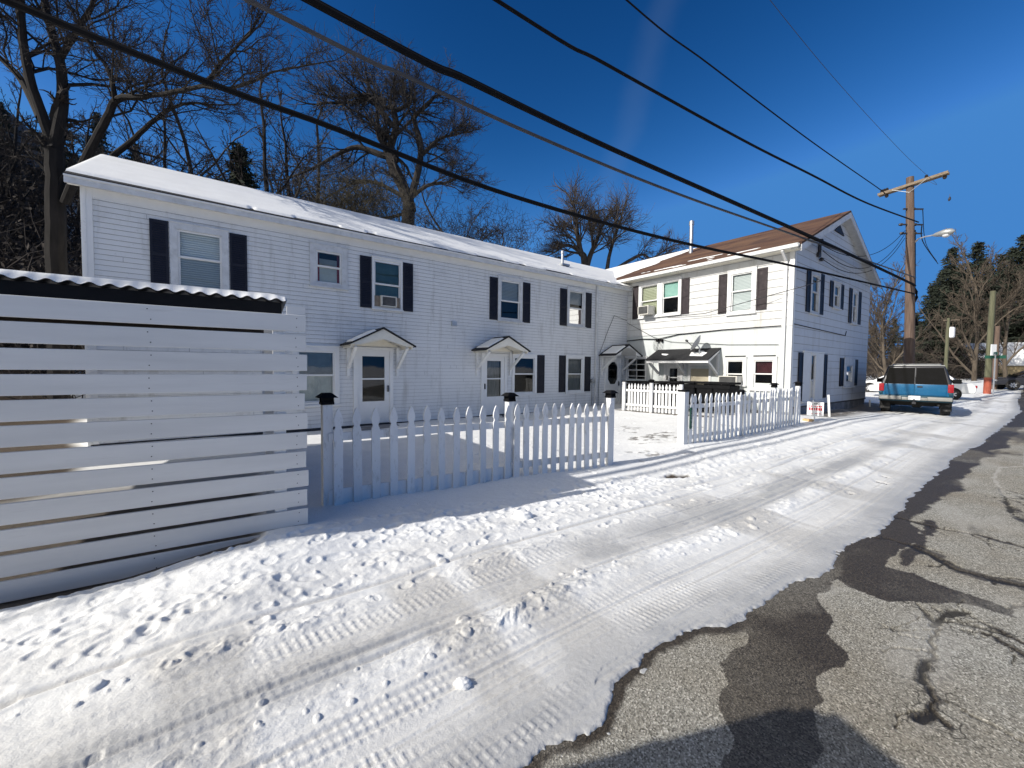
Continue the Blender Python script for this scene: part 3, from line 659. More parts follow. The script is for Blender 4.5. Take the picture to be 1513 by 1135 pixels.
dirt = np.maximum(dirt, .7 * GRV * drive)
dirt = np.maximum(dirt, drive * sstep(1.9, 1.3, wv) * sstep(.02, .22, fbm(s * 1.6, v0 * 30, 241, 4) + .25 * fbm(s * .7, v * 2, 242, 3)) * .8)
ice = np.maximum(sstep(.42, .04, v) * (.8 + .8 * n2), .75 * band(1.08, .24) * sstep(-.1, .2, n1) * drive)
bare = np.zeros(X.shape)
def blot(cx, cy, lx, ly, a, th0=.0):
    x = X - cx; y = Y - cy; u = (x * math.cos(a) + y * math.sin(a)) / lx; w = (-x * math.sin(a) + y * math.cos(a)) / ly
    return sstep(1.15, .85, np.hypot(u, w) + .9 * fbm(X * 8, Y * 8, 191, 4))
hole = blot(2.42, 5.78, .24, .10, base_a - .35); bare = np.maximum(bare, hole); th -= .035 * hole
fd = np.array([.847, .532]); fpx, fpy = -1.8, 3.5
ft = (X - fpx) * fd[0] + (Y - fpy) * fd[1]; fo = -(X - fpx) * fd[1] + (Y - fpy) * fd[0]
under = sstep(-.20, -.14, fo + .12 * fbm(ft * 3, fo * 4, 201, 4)) * sstep(3.6, 2.2, fo) * sstep(-.28, -.45, ft)
bare = np.maximum(bare, under * .95); th -= under * .05
bearing = np.degrees(TT); bare = np.maximum(bare, sstep(-46.5, -48.5, bearing + 2 * fbm(X * .8, Y * .8, 251, 3)) * sstep(6.5, 7.5, RR + .8 * fbm(X * 1.1, Y * 1.1, 252, 3)))
lit = sstep(-.05, .3, fbm(X * .8, Y * .8, 211, 4) + .16) * yard * sstep(-6, 0, X)
bare = np.maximum(bare, yard * sstep(.20, .30, fbm(X * 3.6, Y * 3.6, 221, 6) + .04) * .75 * sstep(1.5, 3, X) * sstep(13, 9, Y))
for c in ((3.3, 9.2, .8, .25), (2.6, 7.4, .5, .2), (3.0, 8.6, .6, .2)):
    k = blot(c[0], c[1], c[2], c[3], .6) * sstep(.05, .18, fbm(X * 7, Y * 7, 231, 4)); bare = np.maximum(bare, k * .8)
# trampled dark strip in front of the corner house's side wall and under the gate
k = sstep(.9, .2, np.abs((X - 12.0) * -.592 + (Y - 14.75) * .806 + .25)) * sstep(3.6, 3.0, np.abs((X - 12.0) * .806 + (Y - 14.75) * .592)); bare = np.maximum(bare, k * sstep(-.35, .1, n2 + .15) * .9)
for (x0, y0, x1, y1) in ((4.0, 14.7, 6.2, 12.6),):
    dx, dy = x1 - x0, y1 - y0; t = np.clip(((X - x0) * dx + (Y - y0) * dy) / (dx * dx + dy * dy), 0, 1)
    bare = np.maximum(bare, sstep(.28, .1, np.hypot(X - x0 - t * dx, Y - y0 - t * dy) + .1 * n2))
bare = np.maximum(bare, blot(14.5, 17.0, 1.2, 2.4, -.75) * .85)
Zs = zbase(X, Y) + th
keep = (v > -.30)
snow_o = grid_mesh('snow_cover', X, Y, Zs, M['snow'], dict(dirt=np.clip(dirt, 0, 1), ice=np.clip(ice, 0, 1) * drive, bare=np.clip(bare, 0, 1), litter=np.clip(lit, 0, 1)), keep=keep)
tag(snow_o, kind='structure')
def zg(x, y):
    """height of the snow surface at x, y (bilinear lookup in the polar grid)"""
    r = math.hypot(x, y); t = math.atan2(x, y)
    i = int(np.clip(np.searchsorted(rad, r), 1, nr - 1)); j = int(np.clip(np.searchsorted(ang, t), 1, na - 1))
    return float(Zs[i, j])

# ------------------------------------------------------------------ houses
RZ = math.atan2(0.59220129, 0.80579007)
DA = Vector((0.80579007, 0.59220129, 0)); NA = Vector((-0.59220129, 0.80579007, 0))
LA = Vector((-8.38, 7.96, 0)); KB = Vector((8.828, 12.718, 0))
LEN_A, LEN_B, WID_B = 16.68, 6.356, 8.45
def frontA(a, o, z): return Vector((a, -o, z))                 # long house: facade facing the street
def frontB(a, o, z): return Vector((-o, LEN_B - a, z))         # corner house: sunlit wall facing the yard, a from the inner corner
def sideB(a, o, z): return Vector((a, -o, z))                  # corner house: gable wall facing the street

def lap_wall(mb, pl, a0, a1, z0, z1, pitch, dep, openings=(), gable=None, mi=0):
    n = max(1, round((z1 - z0) / pitch)); pitch = (z1 - z0) / n
    for i in range(n):
        zb, zt = z0 + i * pitch, z0 + (i + 1) * pitch
        iv = [(a0, a1)]
        for (b0, b1, c0, c1) in openings:
            if c0 <= (zb + zt) / 2 <= c1:
                nv = []
                for (p, q) in iv:
                    if b0 > p: nv.append((p, min(b0, q)))
                    if b1 < q: nv.append((max(b1, p), q))
                iv = [w for w in nv if w[1] - w[0] > 1e-3]
        for p, q in iv:
            pb, qb, pt, qt = p, q, p, q
            if gable:
                gb, gt = gable(zb), gable(zt)
                pb, qb, pt, qt = max(p, gb[0]), min(q, gb[1]), max(p, gt[0]), min(q, gt[1])
                if qb - pb < .01: continue
                if qt < pt: pt = qt = (pt + qt) / 2
            mb.poly([pl(pb, dep, zb), pl(qb, dep, zb), pl(qt, .002, zt), pl(pt, .002, zt)], mi)
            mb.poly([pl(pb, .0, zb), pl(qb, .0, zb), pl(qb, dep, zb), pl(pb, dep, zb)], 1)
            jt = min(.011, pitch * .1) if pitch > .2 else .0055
            mb.poly([pl(pb, dep + .0006, zb), pl(qb, dep + .0006, zb), pl(qb, dep + .0006 - dep * jt / pitch, zb + jt), pl(pb, dep + .0006 - dep * jt / pitch, zb + jt)], 1)  # thin strip along the lap's lower edge, its shade painted in
    return mb

def window(house, pl, a0, a1, z0, z1, cw=.10, mid=None, fill='mini_blind', fill2=None, casing='trim_white', split=None, deep=.05, sill=True, sash='trim_white', shade=1.0, name='window', grid=None, label=None):
    """casing outline a0..a1, z0..z1; returns the window part, its sashes, panes and blinds below it"""
    mb = MB(); f = .045
    mb.box(a0, a1, -.05, f, z1 - cw, z1, pl); mb.box(a0, a0 + cw, -.05, f - .002, z0, z1 - cw, pl); mb.box(a1 - cw, a1, -.05, f - .002, z0, z1 - cw, pl)
    mb.box(a0 + cw, a1 - cw, -.05, f - .002, z0, z0 + cw * .6, pl)
    mb.box(a0 - .01, a1 + .01, -.05, f + .018, z1, z1 + .022, pl)
    if sill: mb.box(a0 - .02, a1 + .02, -.05, f + .045, z0 - .035, z0 + .005, pl)
    w = mb.build(name, M[casing], house)
    if label: w['label'] = label
    i0, i1, j0, j1 = a0 + cw, a1 - cw, z0 + cw * .6, z1 - cw
    if mid is None: mid = (j0 + j1) / 2
    sw = .038
    for k, (b0, b1, o) in enumerate(((mid - .01, j1, .012), (j0, mid + .02, -.012))):
        sm = MB()
        sm.box(i0, i0 + sw, o - .025, o, b0, b1, pl); sm.box(i1 - sw, i1, o - .025, o, b0, b1, pl)
        sm.box(i0 + sw, i1 - sw, o - .025, o, b1 - sw, b1, pl); sm.box(i0 + sw, i1 - sw, o - .025, o, b0, b0 + sw, pl)
        if grid:
            gx, gz = grid
            for g in range(1, gx):
                x = i0 + (i1 - i0) * g / gx; sm.box(x - .014, x + .014, o - .022, o - .004, b0 + sw, b1 - sw, pl)
            for g in range(1, gz):
                z = b0 + (b1 - b0) * g / gz; sm.box(i0 + sw, i1 - sw, o - .021, o - .005, z - .014, z + .014, pl)
        sm.build('sash', M[sash], w)
        MB().poly([pl(i0 + sw, o - .014, b0 + sw), pl(i1 - sw, o - .014, b0 + sw), pl(i1 - sw, o - .014, b1 - sw), pl(i0 + sw, o - .014, b1 - sw)]).build('pane', M['glass'], w)
        fl = fill if k == 0 else (fill if fill2 is None else fill2)
        if fl and fl != 'none':
            zb_ = b0 if (k or shade >= 1) else b1 - (b1 - b0) * shade
            MB().box(i0 + .005, i1 - .005, -.075, -.068, zb_ + .003, b1 - .003, pl).build('blind', M[fl], w)
    return w

def shutter(house, pl, a0, a1, z0, z1, m, panels=False):
    mb = MB(); s = .045
    mb.box(a0, a1, .012, .028, z0, z1, pl)
    mb.box(a0, a0 + s, .012, .042, z0, z1, pl); mb.box(a1 - s, a1, .012, .042, z0, z1, pl)
    mb.box(a0 + s, a1 - s, .012, .041, z1 - .07, z1, pl); mb.box(a0 + s, a1 - s, .012, .041, z0, z0 + .09, pl)
    zm = z0 + (z1 - z0) * .5
    mb.box(a0 + s, a1 - s, .012, .041, zm - .03, zm + .03, pl)
    if not panels:
        for q0, q1 in ((z0 + .09, zm - .03), (zm + .03, z1 - .07)):
            n = int((q1 - q0) / .045)
            for k in range(n):
                z = q0 + (k + .15) * (q1 - q0) / n; h = (q1 - q0) / n * .7
                mb.hexa([pl(a0 + s, .026, z), pl(a1 - s, .026, z), pl(a1 - s, .040, z), pl(a0 + s, .040, z), pl(a0 + s, .026, z + h), pl(a1 - s, .026, z + h), pl(a1 - s, .031, z + h), pl(a0 + s, .031, z + h)])
    return mb.build('shutter', m, house)

def gable_canopy(house, pl, ac, arch=False):
    """small gabled hood over a door: white frame with black shingles, a strip of snow and two brackets"""
    o, ze, za, hw = .86, 2.20, 2.62, .84
    mb = MB()
    g3 = lambda u, v, t: pl(ac + u, t, v)
    if arch:
        pts = [(-hw, ze - .02), (-hw + .16, ze - .02)] + [(.50 * math.cos(t), ze + .0 + .30 * math.sin(t)) for t in [math.pi - math.pi * k / 12 for k in range(13)]] + [(hw - .16, ze - .02), (hw, ze - .02), (0, za - .02)]
    else:
        pts = [(-hw, ze - .03), (-hw + .22, ze - .03), (0, za - .28), (hw - .22, ze - .03), (hw, ze - .03), (0, za - .02)]
    mb.prism(pts, g3, o - .03, o)
    mb.box(ac - hw + .02, ac - hw + .06, .03, o - .03, ze - .10, ze, pl); mb.box(ac + hw - .06, ac + hw - .02, .03, o - .03, ze - .10, ze, pl)
    # boarded soffit under the slopes and the board face above the door
    for sg in (-1, 1):
        mb.hexa([pl(ac + sg * (hw - .03), .02, ze - .02), pl(ac + sg * (hw - .03), o - .03, ze - .02), pl(ac, o - .03, za - .06), pl(ac, .02, za - .06), pl(ac + sg * (hw - .03), .02, ze), pl(ac + sg * (hw - .03), o - .03, ze), pl(ac, o - .03, za - .035), pl(ac, .02, za - .035)])
    mb.prism([(-hw + .12, ze - .02), (hw - .12, ze - .02), (0, za - .12)], g3, .016, .034)
    c = mb.build('canopy', M['cream_trim'] if not arch else M['trim_white'], house)
    rf = MB()
    for sg in (-1, 1):
        e = hw + .05
        rf.hexa([pl(ac + sg * e, .0, ze - .045), pl(ac + sg * e, o + .04, ze - .045), pl(ac, o + .04, za - .012), pl(ac, .0, za - .012), pl(ac + sg * e, .0, ze - .008), pl(ac + sg * e, o + .04, ze - .008), pl(ac, o + .04, za + .03), pl(ac, .0, za + .03)])
    r = rf.build('roof', M['black_shingle'], c)
    sn = MB()                                               # patch of snow on the slope away from the noon sun
    def sl(t, oo, h): return pl(ac - (hw + .05) * (1 - t), oo, ze - .008 + (za + .038 - ze) * t + h)
    sn.hexa([sl(.14, .10, 0), sl(.14, o - .03, 0), sl(.80, o - .03, 0), sl(.84, .12, 0), sl(.18, .15, .035), sl(.17, o - .07, .04), sl(.76, o - .07, .045), sl(.79, .16, .035)])
    sn.build('snow', M['roof_snow'], c)
    for sg in (-1, 1):
        b = MB(); x = ac + sg * (hw - .16)
        b.box(x - .04, x + .04, .014, .06, ze - .85, ze - .04, pl)
        b.bar(pl(x, .05, ze - .62), pl(x, o - .08, ze - .06), .07, .07)
        b.build('bracket', M['trim_white'], c)
    return c

def storm_door(house, pl, a0, a1, z0, z1, handle='R', oval=False, glass_fill='grey_curtain'):
    mb = MB(); cw = .10
    mb.box(a0 - cw, a0, -.03, .05, z0, z1 + cw, pl); mb.box(a1, a1 + cw, -.03, .05, z0, z1 + cw, pl); mb.box(a0, a1, -.03, .05, z1, z1 + cw, pl)
    g0, g1, h0, h1 = a0 + .14, a1 - .14, z0 + .62, z1 - .15
    if oval: g0, g1, h0, h1 = a0 + .12, a1 - .12, z0 + .95, z1 - .08
    mb.box(a0, g0, -.02, .02, z0, z1, pl, 0); mb.box(g1, a1, -.02, .02, z0, z1, pl); mb.box(g0, g1, -.02, .02, z0, h0, pl); mb.box(g0, g1, -.02, .02, h1, z1, pl)
    if not oval: mb.box(g0, g1, -.015, .022, (h0 + h1) / 2 - .02, (h0 + h1) / 2 + .02, pl)
    d = mb.build('door', M['door_white'], house)
    if oval:
        cx, cz, rx, rz_ = (g0 + g1) / 2, (h0 + h1) / 2, (g1 - g0) / 2, (h1 - h0) / 2
        ch = []
        for k in range(8): ch.append((cx + rx * (1 if k in (0, 1, 6, 7) else -1) * (1 if k in (0, 7, 3, 4) else .45), cz + rz_ * (1 if k < 4 else -1) * (.6 if k in (0, 7, 3, 4) else 1)))
        ch = [(cx + rx, cz - .55 * rz_), (cx + rx, cz + .55 * rz_), (cx + .5 * rx, cz + rz_), (cx - .5 * rx, cz + rz_), (cx - rx, cz + .55 * rz_), (cx - rx, cz - .55 * rz_), (cx - .5 * rx, cz - rz_), (cx + .5 * rx, cz - rz_)]
        fill = MB()
        for k, (px, pz) in enumerate(((g0, h0), (g1, h0), (g1, h1), (g0, h1))):
            q = {0: [ch[5], ch[6]], 1: [ch[7], ch[0]], 2: [ch[1], ch[2]], 3: [ch[3], ch[4]]}[k]
            fill.prism([(px, pz)] + q, lambda u, v, t: pl(u, t, v), -.018, .018)
        fill.build('panel', M['door_white'], d)
    MB().poly([pl(g0, .002, h0), pl(g1, .002, h0), pl(g1, .002, h1), pl(g0, .002, h1)]).build('pane', M['glass'], d)
    if glass_fill: MB().box(g0, g1, -.09, -.083, h0, h1, pl).build('curtain', M[glass_fill], d)
    hx = a1 - .05 if handle == 'R' else a0 + .05
    MB().box(hx - .015, hx + .015, .02, .06, z0 + .88, z0 + 1.06, pl).build('handle', M['metal_dark'], d)
    return d

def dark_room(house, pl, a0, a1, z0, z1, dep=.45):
    MB().box(a0, a1, -dep - .02, -dep, z0, z1, pl).build('dark_backing', M['near_black'], house)  # near-black sheet painted to stand in for the unlit space indoors

def roof_snow_sheet(house, name, pt, nu, nv, thick, mat):
    """pt(u, v) -> (point on the roof, normal); thick(u, v) arrays -> depth of snow"""
    U, V = np.meshgrid(np.linspace(0, 1, nu), np.linspace(0, 1, nv), indexing='ij')
    T = thick(U, V); X_, Y_, Z_ = pt(U, V, T)
    o = grid_mesh(name, X_, Y_, Z_, mat, {}, keep=T > -.004); o.parent = house; return o

# ---------------------------------------------------- the long house
HA = thing('row_house', 'long two storey white clapboard house with snow covered roof and black shutters', 'house', LA, RZ)
opA = [(1.26 + .10, 2.29 - .10, 3.26, 4.55), (4.08, 4.76, 3.74, 4.60), (5.60, 6.34, 3.30, 4.58), (9.76, 10.80, 3.30, 4.62), (13.0, 13.98, 3.34, 4.66), (3.66, 4.56, .66, 2.0), (10.46, 11.42, .70, 2.02), (13.0, 13.96, .72, 2.04),
       (5.12, 6.02, 0, 2.05), (9.20, 10.05, 0, 2.0), (15.32, 16.2, 0, 2.0)]
wall = lap_wall(MB(), frontA, 0, LEN_A, 0, 5.16, .1055, .017, opA)
for (a0, a1) in ((0, LEN_A),):
    wall.box(-.02, .02, -.05, 6.0, 0, 5.1)                      # west gable wall, rear wall
    wall.prism([(0, 5.1), (6.0, 5.1), (3.0, 6.78)], lambda u, v, t: Vector((t, u, v)), -.02, .02)
    wall.box(0, LEN_A, 6.0, 6.05, 0, 5.1)
rs_ = random.Random(4)
for k_ in range(90):                                     # butt joints between siding lengths
    a_ = rs_.uniform(.2, LEN_A - .2); i_ = rs_.randint(0, 47); z_ = i_ * .10531
    if any(o_[0] - .25 < a_ < o_[1] + .25 and o_[2] - .15 < z_ < o_[3] + .15 for o_ in opA): continue
    wall.poly([frontA(a_, .0185, z_ + .004), frontA(a_ + .006, .0185, z_ + .004), frontA(a_ + .006, .0045, z_ + .1), frontA(a_, .0045, z_ + .1)], 1)
wall.build('wall', [M['siding'], M['siding_lip_shade_joint']], HA)
fo = MB().box(0.02, LEN_A, .02, 5.9, -.45, -.012); fo.build('foundation', M['foundation'], HA)
MB().box(0, LEN_A, -.025, .02, -.03, .0).box(0, LEN_A, -.016, .02, -.34, -.03).build('base_board', M['metal_dark'], HA)
for a in (0.0, 14.70):
    pass
MB().box(-.05, .11, -.04, .02, 0, 5.12).box(-.05, -.01, .02, .10, 0, 5.1).build('corner_board', M['trim_white'], HA)
MB().box(-.055, -.015, -.03, .16, -.1, 5.05).build('corner_board', M['trim_white'], HA)
# roof
RA0, RA1 = -.22, LEN_A + 3.4
EO, EZ, RY, RZ_ = .25, 5.18, 3.0, 6.82
ro = MB()
for (y0, z0_, y1, z1_) in ((-EO, EZ, RY, RZ_), (6.0 + EO, EZ, RY, RZ_)):
    ro.hexa([Vector((RA0, y0, z0_ - .06)), Vector((RA1, y0, z0_ - .06)), Vector((RA1, y1, z1_ - .06)), Vector((RA0, y1, z1_ - .06)), Vector((RA0, y0, z0_)), Vector((RA1, y0, z0_)), Vector((RA1, y1, z1_)), Vector((RA0, y1, z1_))])
ro.build('roof', M['black_shingle'], HA)
def ptA(U, V, T):
    yy = -EO - .01 + V * (RY + EO + .01); zz = EZ + (RZ_ - EZ) * (yy + EO) / (RY + EO) + T
    return RA0 - .01 + U * (RA1 - RA0 - .02), yy, zz
def thA(U, V):
    u = U * (RA1 - RA0); d = V * 3.5
    edge = .10 + .10 * fbm(u * .8, d * 0, 301, 4) + .10 * (fbm(u * 2.3, u * 0 + 1, 302, 2) > .12) + np.clip(.10 - u * .03, 0, 1) - .06 * (u > 8)
    t = .062 * sstep(edge - .02, edge + .10, d) - .012 + .012 * fbm(u * 1.2, d * 1.2, 303, 4)
    t -= .05 * sstep(.1, .18, fbm(u * .6, d * 5, 304, 4)) * sstep(1.2, .3, d) * (u > 11)
    t = np.where((U < .002) | (V > .998), np.minimum(t, .03), t)
    return t
roof_snow_sheet(HA, 'snow', ptA, 420, 90, thA, M['roof_snow'])
# fascia, soffit, gutter
MB().box(RA0, LEN_A + .05, -EO - .005, -EO + .03, EZ - .175, EZ - .035).build('fascia', M['trim_grey'], HA)
MB().box(RA0, LEN_A, -EO + .03, .0, EZ - .13, EZ - .115).box(0, LEN_A, -.03, .0, EZ - .30, EZ - .13).build('soffit', M['trim_white'], HA)
MB().box(RA0, LEN_A + .05, -EO - .035, -EO - .005, EZ - .06, EZ - .03).build('drip_edge', M['trim_white'], HA)
MB().box(14.60, 14.68, -.10, -.03, -.05, 5.02).build('downspout', M['trim_grey'], HA)
vp = MB().lathe((14.0, 1.35, 5.9), [(.055, 0), (.055, .62), (.075, .62), (.075, .72), (.03, .76)], sides=10).box(13.78, 14.22, 1.12, 1.58, 5.98, 6.05)
vp.build('vent_pipe', M['metal_grey'], HA)
# openings
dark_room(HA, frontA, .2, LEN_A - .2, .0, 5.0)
window(HA, frontA, 1.26, 2.29, 3.18, 4.66, .13, 3.95, 'mini_blind', 'mini_blind', casing='trim_grey', sash='trim_white')
window(HA, frontA, 3.97, 4.88, 3.68, 4.73, .15, 4.19, 'plastic_film', 'plastic_film', casing='trim_grey', sash='trim_white', label='small weathered window with red edged panes')
window(HA, frontA, 5.53, 6.40, 3.24, 4.66, .06, 3.93, 'teal_blind', 'teal_blind', casing='trim_white')
window(HA, frontA, 9.75, 10.80, 3.24, 4.73, .12, 3.92, 'mini_blind', 'none', casing='trim_grey')
window(HA, frontA, 12.99, 13.99, 3.28, 4.77, .12, 3.98, 'mini_blind', 'grey_curtain', casing='trim_grey', shade=.75)
window(HA, frontA, 3.55, 4.66, .60, 2.12, .12, 1.37, 'plastic_film', 'plastic_film', casing='trim_white')
window(HA, frontA, 10.38, 11.50, .66, 2.10, .10, 1.40, 'none', 'none', casing='trim_white')
window(HA, frontA, 12.97, 13.99, .66, 2.14, .11, 1.40, 'grey_curtain', 'grey_curtain', casing='trim_white')
tp = MB()                                              # red paper edges behind the small window's panes
for z0_, z1_ in ((3.82, 4.18), (4.22, 4.54)):
    for x0_, x1_ in ((4.14, 4.21), (4.635, 4.705)): tp.box(x0_, x1_, -.065, -.06, z0_, z1_, frontA)
tp.box(4.21, 4.635, -.065, -.06, 4.40, 4.54, frontA, 1)
tp.build('paper_edging', [M['red_frame'], M['near_black']], HA)
for a0, a1, z0, z1 in ((.94, 1.24, 3.22, 4.66), (2.31, 2.64, 3.22, 4.64), (5.21, 5.51, 3.24, 4.64), (6.42, 6.72, 3.24, 4.64), (9.42, 9.73, 3.24, 4.66), (10.82, 11.15, 3.24, 4.66),
                       (12.62, 12.97, 3.27, 4.68), (14.01, 14.35, 3.27, 4.68), (11.53, 11.87, .70, 2.10), (12.62, 12.95, .70, 2.12), (14.01, 14.36, .70, 2.11)):
    shutter(HA, frontA, a0, a1, z0, z1, M['shutter_black'])
storm_door(HA, frontA, 5.12, 6.02, 0.02, 2.05, 'R', glass_fill=None)
storm_door(HA, frontA, 9.20, 10.05, 0.02, 2.0, 'L')
storm_door(HA, frontA, 15.34, 16.2, 0.02, 2.0, 'R', oval=True, glass_fill=None)
gable_canopy(HA, frontA, 5.57); gable_canopy(HA, frontA, 9.62); gable_canopy(HA, frontA, 15.74, arch=True)
for a in (5.57, 9.62, 15.77):
    MB().box(a - .6, a + .6, .02, .75, -.35, -.03, frontA).build('step', M['foundation'], HA)
MB().box(8.0, 8.17, .015, .06, 2.92, 3.07, frontA).box(8.03, 8.14, .06, .075, 2.94, 3.02, frontA).build('vent', M['metal_grey'], HA)
em = MB().lathe(frontA(14.46, .02, 1.12), [(.10, 0), (.10, .06), (.085, .12), (.06, .13)], Vector((0, -1, 0)), 14).box(14.44, 14.48, .01, .05, .0, 1.02, frontA)
em.build('electric_meter', M['metal_grey'], HA)
# a cable stapled up the siding beside the inner corner
MB().tube([frontA(14.85, .04, .1), frontA(14.9, .04, 2.3), frontA(15.4, .05, 3.3), frontA(15.75, .05, 3.9), frontA(16.6, .05, 3.75)], .010, 4).build('cable', M['wire_black'], HA)

# ---------------------------------------------------- the corner house
HB = thing('corner_house', 'white two storey corner house with rusty brown shingle roof and plum shutters', 'house', KB, RZ)
DEP = LEN_B + 6.0
BE, BR, BX = 5.56, 7.42, 4.22
opB = [(.72, 2.46, 3.86, 5.18), (4.44, 5.18, 3.66, 5.02), (-.05, 1.02, 1.06, 2.12), (1.96, 2.66, .05, 1.80), (3.0, 3.76, .3, 1.80), (4.30, 5.0, 1.15, 2.0), (5.24, 5.92, 1.04, 2.0)]
wb_ = lap_wall(MB(), frontB, 0, LEN_B, 3.05, 5.60, .255, .013, opB)
wb_.build('upper_wall', [M['shingle_siding'], M['shingle_lip_shade']], HB)
lw = lap_wall(MB(), frontB, 0, LEN_B, .28, 3.05, .46, .004, opB); lw.build('lower_wall', [M['block_wall'], M['block_wall']], HB)
MB().box(0.0, LEN_B, .0, .03, 3.03, 3.055, frontB).build('belt_trim', M['trim_grey'], HB)
opS = [(1.42, 2.12, 3.62, 4.9), (3.66, 4.34, 4.02, 4.86), (5.92, 6.58, 3.6, 4.86), (1.64, 2.08, .66, 2.2), (5.24, 6.54, 1.04, 2.1)]
def gab(z):
    if z <= BE: return (0, WID_B)
    t = (z - BE) / (BR - BE); return (BX * t, WID_B - (WID_B - BX) * t)
sw_ = lap_wall(MB(), sideB, 0, WID_B, .45, 7.36, .258, .008, opS, gab)
sw_.box(0, .04, LEN_B, DEP, 0, BE).box(0, WID_B, DEP, DEP + .05, 0, BE).box(WID_B - .04, WID_B, .05, DEP, 0, BE)
sw_.build('side_wall', [M['gable_wall'], M['shingle_lip_shade']], HB)
MB().box(.02, WID_B - .02, .02, DEP - .02, -.4, .28).box(.012, WID_B - .03, .01, .02, .28, .45).build('foundation', M['foundation'], HB)
MB().box(-.012, WID_B, -.02, .0, .41, .45).build('base_board', M['metal_dark'], HB)
# roof with deep shingle slope
rb = MB(); oh = .36; y0b, y1b = -.28, DEP + .2
se = (BR - BE) / BX; se2 = (BR - BE) / (WID_B - BX)
for (x0, x1, sl_) in ((-oh, BX, se), (WID_B + oh, BX, se2)):
    za_ = BR + .12 - abs(BX - x0) * sl_; zb_ = BR + .12
    rb.hexa([Vector((x0, y0b, za_ - .07)), Vector((x0, y1b, za_ - .07)), Vector((x1, y1b, zb_ - .07)), Vector((x1, y0b, zb_ - .07)), Vector((x0, y0b, za_)), Vector((x0, y1b, za_)), Vector((x1, y1b, zb_)), Vector((x1, y0b, zb_))])
rb.build('roof', M['brown_roof'], HB)
def ptB(U, V, T):
    yy = y0b + .02 + U * (y1b - y0b - .04); xx = -oh - .005 + V * (BX + oh); zz = BR + .12 - (BX - xx) * se + T
    return xx, yy, zz
def thB(U, V):
    yy = y0b + U * (y1b - y0b); d = V * 5.0
    far_ = sstep(LEN_B + .9, LEN_B + 1.5, yy + .5 * fbm(yy * 1.2, d * 1.5, 311, 4) * 2 + d * .36)
    streak_ = sstep(.21, .26, fbm(yy * .7, d * 5.5, 312, 4) + .05 * sstep(1.3, .5, d) - .22 * sstep(.9, 2.0, d) - .3 * sstep(.22, .1, d)) * sstep(.0, 2.0, yy)
    return -.02 + .06 * np.maximum(far_, streak_ * .62) + .006 * fbm(yy * 4, d * 4, 313, 3)
roof_snow_sheet(HB, 'snow', ptB, 300, 160, thB, M['roof_snow'])
# gutter, fascia, rakes
gz = BR + .12 - (BX + oh) * se
MB().prism([(-oh - .12, gz - .03), (-oh - .10, gz - .13), (-oh, gz - .13), (-oh, gz - .02), (-oh - .015, gz - .02), (-oh - .02, gz - .11), (-oh - .085, gz - .11), (-oh - .10, gz - .02)], lambda u, v, t: Vector((u, t, v)), y0b + .05, LEN_B + .45).build('gutter', M['trim_white'], HB)
MB().box(-oh, .02, y0b + .1, LEN_B, gz - .15, gz - .13).box(-oh, -oh + .03, y0b + .1, LEN_B + .4, gz - .13, gz - .075).build('soffit', M['cream_trim'], HB)
rk = MB()
for sg, x0, sl_ in ((1, -oh, se), (-1, WID_B + oh, se2)):
    za_ = BR + .05 - abs(BX - x0) * sl_; zb_ = BR + .05
    rk.hexa([Vector((x0, y0b - .012, za_ - .20)), Vector((x0, y0b + .02, za_ - .20)), Vector((BX, y0b + .02, zb_ - .20)), Vector((BX, y0b - .012, zb_ - .20)), Vector((x0, y0b - .012, za_)), Vector((x0, y0b + .02, za_)), Vector((BX, y0b + .02, zb_)), Vector((BX, y0b - .012, zb_))])
    rk.hexa([Vector((x0, y0b + .02, za_ - .10)), Vector((x0, -.0, za_ - .10)), Vector((BX, -.0, zb_ - .10)), Vector((BX, y0b + .02, zb_ - .10)), Vector((x0, y0b + .02, za_ - .085)), Vector((x0, .0, za_ - .085)), Vector((BX, .0, zb_ - .085)), Vector((BX, y0b + .02, zb_ - .085))])
rk.build('rake_board', M['trim_grey'], HB)
MB().box(-.03, .12, -.012, .0, .3, gz - .15).box(-.03, .0, -.012, .14, .3, gz - .15).build('corner_board', M['trim_white'], HB)
MB().box(6.10, 6.18, .015, .09, .3, 5.1, frontB).bar(frontB(6.14, .05, 5.08), frontB(6.14, .42, 5.36), .07, .06).build('downspout', M['trim_white'], HB)
MB().prism([(-.52, 0), (.52, 0), (0, .30)], lambda u, v, t: sideB(3.98 + u, t, 6.72 + v), .01, .05).build('gable_vent', M['shutter_black'], HB)
fl_ = MB().lathe(Vector((3.0, 5.2, 6.7)), [(.085, 0), (.085, 1.55), (.11, 1.55), (.11, 1.72), (.05, 1.76)], sides=12); fl_.build('flue_pipe', M['metal_grey'], HB)
# near-black sheets standing in for the unlit rooms behind the panes
dark_room(HB, frontB, .1, LEN_B - .3, .1, 5.4, .6); dark_room(HB, sideB, .5, WID_B - .3, .5, 5.3, .6)
